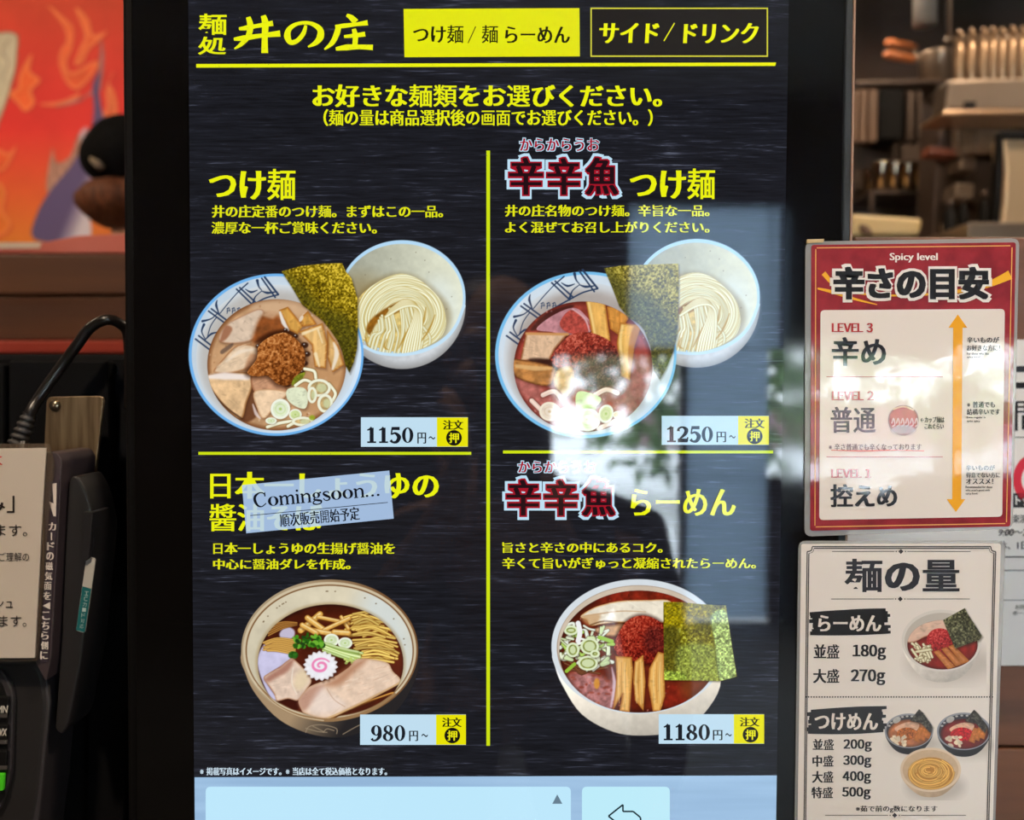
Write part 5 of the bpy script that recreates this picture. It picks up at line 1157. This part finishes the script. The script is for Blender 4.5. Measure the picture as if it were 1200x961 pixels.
# paper sign
YS = YT-.016
sg = thing('paper_sign', 'cream paper sign in a clear holder in front of the card terminal', 'sign', U(-20, 772, YS))
m_acr = bpy.data.materials.new('clear_acrylic'); m_acr.use_nodes = True; nt = m_acr.node_tree; b = nt.nodes['Principled BSDF']
b.inputs['Base Color'].default_value = rgba((120, 104, 90)); b.inputs['Roughness'].default_value = .1
mx = nt.nodes.new('ShaderNodeMixShader'); tr = nt.nodes.new('ShaderNodeBsdfTransparent'); mx.inputs[0].default_value = .35
nt.links.new(tr.outputs[0], mx.inputs[1]); nt.links.new(b.outputs[0], mx.inputs[2]); nt.links.new(mx.outputs[0], nt.nodes['Material Output'].inputs[0])
slab('holder', round_poly([(-180, 521), (-180, 776), (43, 775), (62, 545), (56, 520)], 3), YS+.0012, .0026, m_acr, sg, .0004)
ps = slab('sheet', [(-176, 528), (-176, 772.5), (40.5, 771), (49.5, 600), (54, 525)], YS, .001, mat('sign_paper', (206, 194, 182), .6), sg)
def sf(name, col, items):
    f = Flat(YS-.0003)
    for it in items: f.type(it[0], it[1], **(it[2] if len(it) > 2 else {}))
    f.done(name, ink(col, False), ps)
sf('sign_lettering', (44, 36, 34), [('み', (-14, 584.5, 6, 600), dict(emb=1.2)), ('」', (8, 581, 17, 601), dict(emb=.3)), ('ります。', (-22, 615, 32, 628.5), {}), ('ご理解の', (-1, 647.5, 34, 658), {}), ('、', (-4, 672, 0, 677), {}), ('ッシュ', (-16, 701, 15, 713.5), {}), ('なります。', (-32, 721.5, 31, 734.5), {})])
sf('red_mark', (206, 40, 44), [('く', (-7, 534.5, 3, 545), dict(emb=.6))])
# cable
YL = .53
pts = [(22, 560, .52), (26, 525, .525), (29, 505, .53), (35, 485, .53), (46, 466, .535), (70, 432, .54), (92, 402, .54), (106, 384, .54), (124, 375, .54), (140, 379, .545), (150, 392, .55), (152, 430, .55), (152, 480, .548)]
pp = catmull([tuple(U(u, v, y)) for u, v, y in pts], 8)
cbl = thing('power_cable', 'black cable arching from the card terminal to behind the kiosk', 'cable', pp[0])
link('cord', tube_mesh(pp, .0036, 12), mat('cable_black', (26, 22, 20), .28, .6), cbl)
c0, c1 = U(21, 521, .527), U(35, 485, .53); path = []; rad = []
for i in range(41):
    t = i/40; path.append(c0.lerp(c1, t)); rad.append(.0066-.002*t if (i//4) % 2 == 0 else .0050-.0012*t)
link('strain_relief', tube_mesh(path, rad, 14), m_black, cbl, 'ribbed strain relief')
# service counter boards
YK = 1.10
ctr = thing('service_counter', 'brown stepped wooden counter front under the red mural', 'counter', U(0, 420, YK))
ctr.location.z = 0; OFF[ctr.name] = Vector(ctr.location)
m_brown = mat('counter_wood', (96, 58, 32), .5, noise=((2, 2, 30), (76, 44, 24))); m_red = mat('red_lacquer', (158, 62, 48), .3, .5); m_pink = mat('pink_lacquer', (206, 116, 100), .25, .5, noise=((3, 3, 3), (190, 84, 70)))
def brd(name, v0, v1, yf, d, m, u0=-420, u1=230, label=None): return slab(name, [(u0, v0), (u0, v1), (u1, v1), (u1, v0)], yf, d, m, ctr, .003, 2, label)
slab('top_ledge', [(-420, 296), (-420, 298.5), (230, 296), (230, 270), (90, 276), (50, 284), (-420, 288)], YK+.02, .30, m_pink, ctr, .002, 2, 'glossy pinkish red top ledge')
slab('ledge_inlay', [(-300, 285.5), (-300, 293.5), (46, 291), (48, 284)], YK+.0185, .002, mat('cream_inlay', (214, 190, 166), .4), ctr, .0004)
brd('upper_plank', 298, 345, YK, .32, m_brown); brd('shadow_gap', 344, 349, YK+.03, .28, m_cab); brd('lower_plank', 348, 399, YK+.004, .31, m_brown); brd('red_strip', 399, 414, YK-.01, .32, m_red, label='red lacquer strip')
lo = U(-420, 414, YK); hi = U(230, 414, YK); box('counter_base', (lo.x, YK+.01, 0), (hi.x, YK+.3, lo.z), m_cab, ctr)
# mural
mp_ = paint_mural(); YM = YB-.031
mu = thing('wall_mural', 'red flame mural with a purple fish tail on the back wall', 'mural', U(40, 300, YM))
a, b_ = U(-90, 300, YM), U(175, -70, YM); box('mural_board', (a.x-.01, YM+.001, a.z-.01), (b_.x+.01, YB, min(b_.z+.01, ZT-.02)), mat('board_edge', (150, 60, 40), .6), mu)
picture('mural_painting', mp_, YM, vcol_mat('mural_paint', False), mu)
# ------------------------------------------------------------ the kitchen behind, out of focus
m_st = mat('stainless', (150, 132, 114), .35, metal=.7, noise=((3, 3, 3), (120, 104, 88))); m_std = mat('stainless_dark', (96, 80, 68), .4, metal=.5, noise=((4, 4, 4), (74, 60, 50)))
m_dark = mat('kitchen_black', (16, 14, 12), .6, .12); m_wd = mat('handle_wood', (176, 100, 52), .5); m_pl = mat('plank_brown', (124, 92, 66), .6, noise=((6, 6, 1), (96, 70, 50))); m_crm = mat('cream_tray', (206, 176, 122), .5)
def kb(name, label, cat, px, y, d, m, bev=.004, grp=None):
    o = slab(name, px, y, d, m, None, bev); return tag(o, label, cat, grp)
KX0, KX1 = .98, X1-.02
zk = U(1040, 281, 1.9).z
def vb(y):
    a, b = 100., 600.          # the pixel row where the worktop is met at distance y
    for _ in range(40):
        m = (a+b)/2
        if U(1100, m, y).z > zk: a = m
        else: b = m
    return a
kc = thing('kitchen_counter', 'stainless kitchen counter behind the partition', 'counter', ((KX0+KX1)/2, 2.3, 0))
box('worktop', (KX0, 1.70, zk-.04), (KX1, YB-.002, zk), m_st, kc, .004); box('cupboard', (KX0+.02, 1.74, 0), (KX1, YB-.002, zk-.04), m_std, kc, .004)
# hood
hd = thing('extractor_hood', 'stainless extractor hood below the hanging steel utensils', 'hood', U(1160, 110, 2.0))
slab('canopy', [(1112, 92), (1106, 131), (1330, 127), (1330, 86)], 2.0, .07, m_st, hd, .01, 2)
slab('lip', [(1105, 129), (1105, 135), (1330, 131), (1330, 126)], 1.98, .11, mat('lip_steel', (196, 160, 126), .3, metal=.7), hd, .004)
slab('vent_slot', [(1131, 119), (1130, 126), (1143, 126), (1144, 119)], 1.995, .01, m_dark, hd)
a = U(1290, 90, 2.0); box('duct', (a.x, 2.01, a.z-.01), (a.x+.12, 2.06, ZT), m_std, hd)
# ladles on a rail
rl = thing('utensil_rail', 'steel rail that carries the row of steel utensils', 'rail', U(1180, 44, 2.12))
link('rod', tube_mesh([U(1108, 48, 2.12), U(1320, 40, 2.12)], .008, 10), m_st, rl)
for u in (1112, 1316):
    a = U(u, 47, 2.12); link('rail_hanger', tube_mesh([a, (a.x, a.y, ZT)], .006, 8), m_st, rl)
m_lad = mat('ladle_steel', (150, 122, 94), .36, metal=.7)
def ladle():
    t = thing('kitchen_utensil', 'long steel utensil', 'kitchen utensil', (0, 0, 0), 'utensils hanging over the hood')
    link('handle', tube_mesh([(0, 0, .012), (0, 0, -.02), (0, 0, -.2)], [.010, .0145, .012], 10), m_lad, t)
    link('hook', tube_mesh([(0, .006, .004), (0, .012, .02), (0, 0, .032), (0, -.012, .02), (0, -.013, .002)], .004, 8), m_lad, t)
    link('blade', bm_mesh(bevel_bm(box_bm((-.014, -.003, -.30), (.014, .003, -.19)), .002)), m_lad, t)
    return t
lad = ladle(); kids = list(lad.children)
spots = [(1123, 44), (1137, 42), (1151, 41), (1162, 40), (1173, 41), (1185, 39), (1197, 39)]
wh = ['nearest the wooden handled strainers', 'second from the left end of the row', 'third from the left end of the row', 'in the middle of the row', 'third from the right end of the row', 'second from the right end of the row', 'at the right end of the row']
for i, (u, v) in enumerate(spots):
    t = lad if i == 0 else lad.copy()
    if i:
        COL.objects.link(t)
        for c in kids:
            q = c.copy(); COL.objects.link(q); q.parent = t
    p = U(u, v, 2.12); t.location = (p.x, p.y-.004, p.z-.016); t['label'] = 'steel utensil hanging over the hood, '+wh[i]
# shelf with strainers
sh = thing('wall_shelf', 'dark steel shelf under the wooden handled strainers', 'shelf', U(1070, 95, 2.35))
slab('shelf_board', [(1003, 94), (1003, 99), (1112, 97), (1112, 92)], 2.44, .26, m_std, sh, .003)
slab('shelf_bracket', [(1006, 98), (1006, 104), (1010, 104), (1010, 98)], 2.46, .535, m_std, sh, .001)
def strainer(v, y, ub, label, hu):
    t = thing('noodle_strainer', label, 'strainer', U(1090, 80, y), 'noodle strainers on the shelf')
    link('handle', tube_mesh([U(hu, v, y), U(hu+4, v, y), U(1068, v+5, y), U(1073, v+6, y+.01)], [.008, .013, .013, .010], 10), m_wd, t)
    c = U(ub, 93, y); c.z = U(1050, 94, 2.44).z+.001
    link('basket', lathe_mesh([(.03, 0), (.046, .01), (.052, .09), (.056, .10), (.052, .104), (.046, .09), (.04, .016), (.0, .006)], 20, c=tuple(c)), m_st, t)
    link('shaft', tube_mesh([U(1071, v+6, y), (c.x-.047, c.y, c.z+.085)], .006, 8), m_st, t)
strainer(50, 2.62, 1100, 'upper wooden handled noodle strainer on the dark shelf', 1038); strainer(64, 2.5, 1097, 'lower wooden handled noodle strainer on the dark shelf', 1036)
a = U(1084, 0, 2.5); dk = link('vent_pipe', tube_mesh([(a.x, a.y, ZT), (a.x, a.y, U(1084, 29, 2.5).z)], .034, 16), mat('pipe_grey', (150, 146, 140), .4, metal=.4)); tag(dk, 'grey pipe end hanging from the kitchen ceiling', 'pipe')
# appliances on the counter
kb('noodle_boiler', 'tall brown steel appliance panel under the hood', 'appliance', [(1101, 137), (1092, vb(2.15)), (1164, vb(2.15)), (1168, 137)], 2.15, .10, m_std)
kb('control_box', 'small light control box under the hood lip', 'control box', [(1157, 135), (1156, 147), (1172, 146), (1173, 134)], 2.12, .04, m_lad, .003)
st = thing('steel_urn', 'bright rounded steel urn at the right end of the counter', 'urn', U(1200, 282, 1.9))
slab('urn_body', round_poly([(1175, 160), (1178, 200), (1176, 240), (1170, vb(1.85)), (1290, vb(1.85)), (1290, 158)], 6), 1.85, .05, mat('urn_steel', (216, 186, 148), .3, metal=.6), st, .012, 3)
slab('urn_rim', round_poly([(1172, 153), (1163, vb(1.84)), (1171, vb(1.84)), (1176, 200), (1176, 162), (1290, 161), (1290, 152)], 3), 1.84, .02, m_dark, st, .002)
kb('serving_board', 'reddish brown board resting against the boiler', 'board', [(1089, 170), (1089, 181), (1121, 184), (1121, 174)], 2.10, .045, mat('board_red', (140, 78, 52), .5))
for px, lb in (([(1126, 183), (1124, 200), (1144, 201), (1146, 184)], 'upper square dispenser head on the boiler front'), ([(1120, 214), (1118, 233), (1141, 234), (1143, 215)], 'lower square dispenser head on the boiler front')): kb('dispenser_head', lb, 'dispenser', px, 2.08, .065, m_st, .006, 'dispenser heads')
for px, lb in (([(1107, 236), (1105, 282), (1120, 282), (1122, 236)], 'black bottle standing left before the boiler'), ([(1124, 232), (1122, 282), (1134, 282), (1136, 232)], 'black bottle standing in the middle before the boiler'), ([(1149, 226), (1147, 282), (1158, 282), (1160, 226)], 'slim black bottle nearest the steel urn')):
    u0, u1 = px[1][0], px[2][0]; c = U((u0+u1)/2, 282, 2.02); r = (U(u1, 282, 2.02).x-U(u0, 282, 2.02).x)/2; h = U(u0, px[0][1], 2.02).z-zk
    t = thing('bottle', lb, 'bottle', (c.x, 2.02, zk), 'black bottles on the counter')
    link('bottle_body', lathe_mesh([(r*.96, 0), (r, .004), (r, h*.7), (r*.5, h*.84), (r*.45, h*.9)], 18, c=(c.x, 2.02, zk)), m_dark, t); link('bottle_cap', lathe_mesh([(r*.5, h*.88), (r*.5, h), (r*.4, h+.004)], 16, c=(c.x, 2.02, zk)), m_std, t)
c = U(1143, 257, 2.03); kn = link('round_knob', lathe_mesh([(.022, .0), (.03, -.012), (.026, -.03), (.0, -.034)], 20, ax='y', c=(c.x, 2.149, c.z)), mat('knob_pale', (214, 184, 150), .35)); tag(kn, 'pale round knob on the boiler front', 'knob')
# left side: dark oven, upright planks, cups, tray
kb('oven', 'black glass oven door between the upright planks', 'oven', [(1031, 104), (1029, 163), (1058, 163), (1060, 104)], 2.40, .09, m_dark)
for i, (u0, u1) in enumerate(((1000, 1006), (1009, 1016), (1019, 1029))): kb('upright_plank', 'brown upright plank beside the kiosk edge, '+('slimmest of three', 'middle of three', 'widest of three')[i], 'plank', [(u0, 104), (u0-1, 166), (u1-1, 166), (u1, 104)], 2.39, .04, m_pl, .003, 'upright planks')
for i, (u0, u1) in enumerate(((1064, 1072), (1076, 1081))): kb('upright_plank', 'brown upright plank between the oven and the boiler, '+('wider one', 'narrower one')[i], 'plank', [(u0, 106), (u0-1, 166), (u1-1, 166), (u1, 106)], 2.39, .04, m_std, .003, 'upright planks')
kb('back_shelf', 'dark steel shelf box behind the cups', 'shelf', [(1000, 166), (998, vb(2.5)), (1088, vb(2.5)), (1092, 166)], 2.5, .49, m_std)
m_cup = mat('cup_steel', (170, 150, 126), .12, metal=1.)
cup0 = None
CU = [(1016, 222), (1024, 214), (1032, 216), (1061, 224), (1061, 234), (1077, 220), (1078, 235), (1034, 252)]
cu = []
for i, (u, v) in enumerate(sorted(CU)):
    c = U(u, 282, 2.3)
    if i == 0:
        cup0 = thing('steel_cup', 'small shiny steel cup', 'cup', (0, 0, 0), 'steel cups on the counter')
        link('cup_body', lathe_mesh([(.018, 0), (.022, .004), (.026, .085), (.028, .09), (.025, .09), (.02, .01), (.0, .006)], 20), m_cup, cup0); t = cup0
    else:
        t = cup0.copy(); COL.objects.link(t)
        for ch in cup0.children: q = ch.copy(); COL.objects.link(q); q.parent = t
    k = [0, 0, 0, 0, 1, 0, 1, 0][i]
    cu.append((t, c.x, U(u, v+8, 2.3).z))
ctray = thing('cup_rack', 'dark wire rack stacked with shiny cups', 'rack', U(1050, 282, 2.3))
zr = U(1050, 232, 2.38).z; xa, xb = U(1004, 232, 2.38).x, U(1088, 232, 2.38).x
box('rack_shelf', (xa, 2.29, zr-.008), (xb, 2.48, zr), m_std, ctray); 
for x in (xa, xb-.01):
    for y in (2.29, 2.47): box('rack_leg', (x, y, zk), (x+.01, y+.01, zr-.008), m_std, ctray)
xs_ = np.linspace(xa+.05, xb-.05, 4)
for i, (t, x, z) in enumerate(cu):
    row = i//4; t.location = (float(xs_[i % 4])+row*.01, 2.335+row*.09, zr); t['label'] = 'shiny steel cup on the rack, '+('front' if row == 0 else 'rear')+' row, '+('by the kiosk edge', 'second from the kiosk edge', 'third from the kiosk edge', 'by the boiler')[i % 4]
tr_ = thing('cream_tray', 'cream coloured tray on the counter by the kiosk edge', 'tray', U(1040, 281, 1.9))
slab('tray_body', [(996, 250), (996, vb(1.85)), (1078, vb(1.85)), (1082, 256)], 1.85, .25, m_crm, tr_, .008); slab('tray_handle', round_poly([(1008, 262), (1012, 273), (1024, 275), (1018, 264)], 3), 1.84, .012, m_pl, tr_, .002)
# ------------------------------------------------------------ people
m_skin = mat('skin', (206, 160, 130), .55, noise=((20, 20, 20), (196, 146, 118))); m_shirt = mat('dark_shirt', (30, 29, 32), .8, noise=((40, 40, 40), (22, 21, 24))); m_cloth = mat('black_cloth', (9, 9, 9), .95, .05, noise=((60, 60, 60), (14, 13, 12))); m_hair = mat('brown_hair', (96, 54, 28), .7, .2, noise=((120, 120, 14), (60, 30, 14))); m_hairk = mat('black_hair', (20, 18, 18), .5)
def skin(name, V_, E_, R_, m, parent=None, sub=2, root=0):
    me = bpy.data.meshes.new(name); me.from_pydata([tuple(v) for v in V_], E_, []); me.update()
    o = link(name, me, m, parent)
    o.modifiers.new('skin', 'SKIN').use_smooth_shade = True; s = o.modifiers.new('sub', 'SUBSURF'); s.levels = sub; s.render_levels = sub
    for i, d in enumerate(me.skin_vertices[0].data):
        d.radius = (R_[i], R_[i]) if not hasattr(R_[i], '__len__') else R_[i]; d.use_root = i == root
    return o
def body(name, B, m, parent, head, turn, vox=.0055):
    """limbs and trunk grown over the bones, head and face modelled on, all one closed skin"""
    o = skin('tmp', B.v, B.e, B.r, m, None, 1)
    me = bpy.data.meshes.new_from_object(o.evaluated_get(bpy.context.evaluated_depsgraph_get()))
    bm = bmesh.new(); bm.from_mesh(me); bpy.data.objects.remove(o); bpy.data.meshes.remove(me)
    M = Matrix.Translation(Vector(head)) @ Matrix.Rotation(turn, 4, 'Z')      # face looks along local +Y
    def lump(c, r, rot=0.):
        q = bmesh.ops.create_uvsphere(bm, u_segments=24, v_segments=16, radius=1)
        T = M @ Matrix.Translation(Vector(c)) @ Matrix.Rotation(rot, 4, 'X') @ Matrix.Diagonal((*r, 1))
        for v in q['verts']: v.co = T @ v.co
    lump((0, -.005, .03), (.074, .092, .088)); lump((0, .018, -.045), (.058, .07, .07)); lump((0, .062, -.092), (.026, .022, .02))
    lump((0, .098, -.022), (.0125, .018, .026), .35); lump((0, .104, -.038), (.016, .013, .011))
    for x in (-1, 1):
        lump((x*.032, .078, .022), (.026, .013, .008)); lump((x*.040, .066, -.035), (.024, .022, .024)); lump((x*.075, -.008, -.012), (.009, .02, .03))
    lump((0, .083, -.066), (.022, .010, .005)); lump((0, .082, -.075), (.019, .010, .006))
    o = link(name, bm_mesh(bm, True), m, parent)
    r = o.modifiers.new('join', 'REMESH'); r.mode = 'VOXEL'; r.voxel_size = vox; r.use_smooth_shade = True
    k = o.modifiers.new('smooth', 'SMOOTH'); k.factor = .5; k.iterations = 4
    for x in (-1, 1):
        e = lathe_mesh([(.0, -.011), (.008, -.008), (.0112, 0), (.008, .008), (.0, .011)], 16)
        e.transform(M @ Matrix.Translation((x*.031, .0745, .004))); link('eye', e, m_eye, parent)
    return o
m_eye = mat('eye_dark', (40, 28, 24), .1)
class Bones:
    def __init__(s): s.v = []; s.e = []; s.r = []
    def p(s, co, r, to=None):
        s.v.append(Vector(co)); s.r.append(r)
        if to is not None: s.e.append((to, len(s.v)-1))
        return len(s.v)-1
    def chain(s, to, pts):
        for co, r in pts: to = s.p(co, r, to)
        return to
def hand(B, wr, side, dirv, up):
    """palm and five bent fingers rooted at the wrist"""
    d = Vector(dirv).normalized(); u = Vector(up).normalized(); n = d.cross(u); w = B.v[wr]
    pm = B.p(w+d*.05, (.024, .014), wr)
    for k, (a, L_) in enumerate(((-.030, .068), (-.010, .078), (.010, .073), (.030, .058))):
        b0 = w+d*.085+u*a; i = B.p(b0, .0095, pm); i = B.p(b0+d*L_*.45+n*side*.008, .0085, i); i = B.p(b0+d*L_*.75+n*side*.028, .0078, i); B.p(b0+d*L_*.8+n*side*.046, .0068, i)
    i = B.p(w+d*.035-u*.036+n*side*.01, .011, pm); i = B.p(w+d*.06-u*.052+n*side*.03, .009, i); B.p(w+d*.08-u*.05+n*side*.05, .0078, i)
# cook behind the counter, back of the head turned to the room
hc = U(158, 206, 1.78); hx, hy, hz = hc.x, 1.78, hc.z
B = Bones(); zsh = hz-.27; hip = hz-.72
r0 = B.p((hx, hy, hip), (.15, .11)); s1 = B.p((hx, hy, hip+.22), (.14, .10), r0); s2 = B.p((hx, hy, zsh-.05), (.16, .11), s1); nk = B.p((hx, hy, zsh+.07), .055, s2)
B.p((hx, hy, hz-.05), .052, nk)
for s in (-1, 1):
    sh_ = B.p((hx+s*.17, hy, zsh-.02), .06, s2); el = B.p((hx+s*.22, hy+.06, zsh-.28), .046, sh_); wr = B.p((hx+s*.16, hy+.28, zsh-.34), .030, el)
    hand(B, wr, -s, (0, 1, -.1), (s, 0, 0))
    kn = B.chain(r0, [((hx+s*.10, hy, hip-.08), .095), ((hx+s*.11, hy-.01, hip*.5), .062), ((hx+s*.11, hy, .08), .045)]); B.p((hx+s*.12, hy+.14, .035), .035, kn)
ck = thing('person', 'cook in a black cap with brown hair behind the counter, half hidden by the kiosk', 'person', (hx, hy, 0))
body('body', B, m_skin, ck, (hx, hy, hz), .25)
B2 = Bones(); r0 = B2.p((hx, hy, hip-.1), (.165, .125)); a = B2.chain(r0, [((hx, hy, hip+.22), (.155, .115)), ((hx, hy, zsh-.05), (.172, .122)), ((hx, hy, zsh+.03), (.075, .07))])
for s in (-1, 1): B2.chain(2, [((hx+s*.175, hy, zsh-.02), .07), ((hx+s*.225, hy+.06, zsh-.28), .056)])
skin('shirt', B2.v, B2.e, B2.r, m_shirt, ck)
for s in (-1, 1): skin('trouser_leg', [(hx+s*.10, hy, hip-.02), (hx+s*.11, hy-.01, hip*.5), (hx+s*.11, hy, .1)], [(0, 1), (1, 2)], [.105, .075, .06], m_shirt, ck)
# cap, knot and hair of the cook: the cap sits over the crown, the hair hangs below it
bm = bmesh.new(); bmesh.ops.create_uvsphere(bm, u_segments=32, v_segments=20, radius=1)
px = 1.78/F
for v in bm.verts:
    x, y, z = v.co; k = 1+.04*math.sin(5*x+3*z); v.co = (hx+.004+x*.104*k*(1 if z > -.3 else 1.02), hy-.008+y*.118, hz+.028+z*.098*(1.0 if z > 0 else .72))
link('black_cap', bm_mesh(bm, True), m_cloth, ck)
q0 = U(113, 187, 1.655); link('cap_knot', tube_mesh([U(101, 178, 1.72), U(107, 181, 1.70), U(113, 187, 1.68), U(118, 196, 1.67)], [.006, .012, .013, .008], 10), mat('knot_beige', (120, 106, 88), .9, .1), ck, 'twisted beige knot')
bm = bmesh.new(); bmesh.ops.create_uvsphere(bm, u_segments=40, v_segments=24, radius=1)
R = random.Random(3)
for v in bm.verts:
    x, y, z = v.co; a = math.atan2(y, x); k = 1+.035*math.sin(a*11+z*3)+.02*math.sin(a*23)
    v.co = (hx+x*.108*k, hy-.02+y*.098*k, hz-.062+z*(.066 if z < 0 else .05))
link('brown_hair', bm_mesh(bm, True), m_hair, ck)
# the photographer, seen only as a dark shape in the glossy screen
B = Bones(); cx = .005
r0 = B.p((cx, -.62, .66), (.15, .12)); s1 = B.p((cx, -.52, .82), (.135, .10), r0); s2 = B.p((cx, -.40, .96), (.15, .10), s1); nk = B.p((cx-.01, -.33, 1.09), .046, s2)
B.p((cx-.015, -.31, 1.19), .046, nk)
for s in (-1, 1):
    sh_ = B.p((cx+s*.195, -.37, .955), .062, s2)
    if s < 0: el = B.p((cx-.20, -.16, .86), .046, sh_); wr = B.p((-.075, -.05, 1.05), .028, el); hand(B, wr, 1, (.25, .1, 1), (0, 1, 0))
    else: el = B.p((cx+.245, -.38, .72), .046, sh_); wr = B.p((cx+.20, -.22, .56), .028, el); hand(B, wr, -1, (-.15, .8, -.5), (1, 0, 0))
    kn = B.chain(r0, [((cx+s*.11, -.58, .60), .095), ((cx+s*.14, -.26, .44), .068), ((cx+s*.12, -.46, .09), .046)]); B.p((cx+s*.13, -.32, .035), .035, kn)
ph = thing('person', 'person in dark clothes holding up a phone, mirrored dimly in the screen', 'person', (cx, -.45, 0))
body('body', B, m_skin, ph, (cx-.02, -.30, 1.255), 0)
B2 = Bones(); r0 = B2.p((cx, -.63, .63), (.165, .135)); B2.chain(r0, [((cx, -.52, .82), (.15, .115)), ((cx, -.40, .965), (.18, .112)), ((cx-.01, -.345, 1.03), (.062, .066))])
for s in (-1, 1): B2.chain(2, [((cx+s*.20, -.37, .955), .072), ((cx+s*.205, -.16, .86) if s < 0 else (cx+.245, -.38, .72), .056), ((-.10, -.08, .98) if s < 0 else (cx+.21, -.25, .60), .042)])
skin('jacket', B2.v, B2.e, B2.r, m_shirt, ph)
for s in (-1, 1): skin('trouser_leg', [(cx+s*.10, -.60, .62), (cx+s*.14, -.26, .44), (cx+s*.12, -.45, .11)], [(0, 1), (1, 2)], [.11, .082, .06], m_shirt, ph)
bm = bmesh.new(); bmesh.ops.create_uvsphere(bm, u_segments=24, v_segments=16, radius=1)
for v in bm.verts: v.co = (cx-.03+v.co.x*.084, -.325+v.co.y*.092, 1.302+v.co.z*.078)
link('hair', bm_mesh(bm, True), m_hairk, ph)
tag(box('phone', (-.036, -.014, ZC-.120), (.036, -.006, ZC+.03), m_black, None, .002), 'dark phone held up by the mirrored person', 'phone')
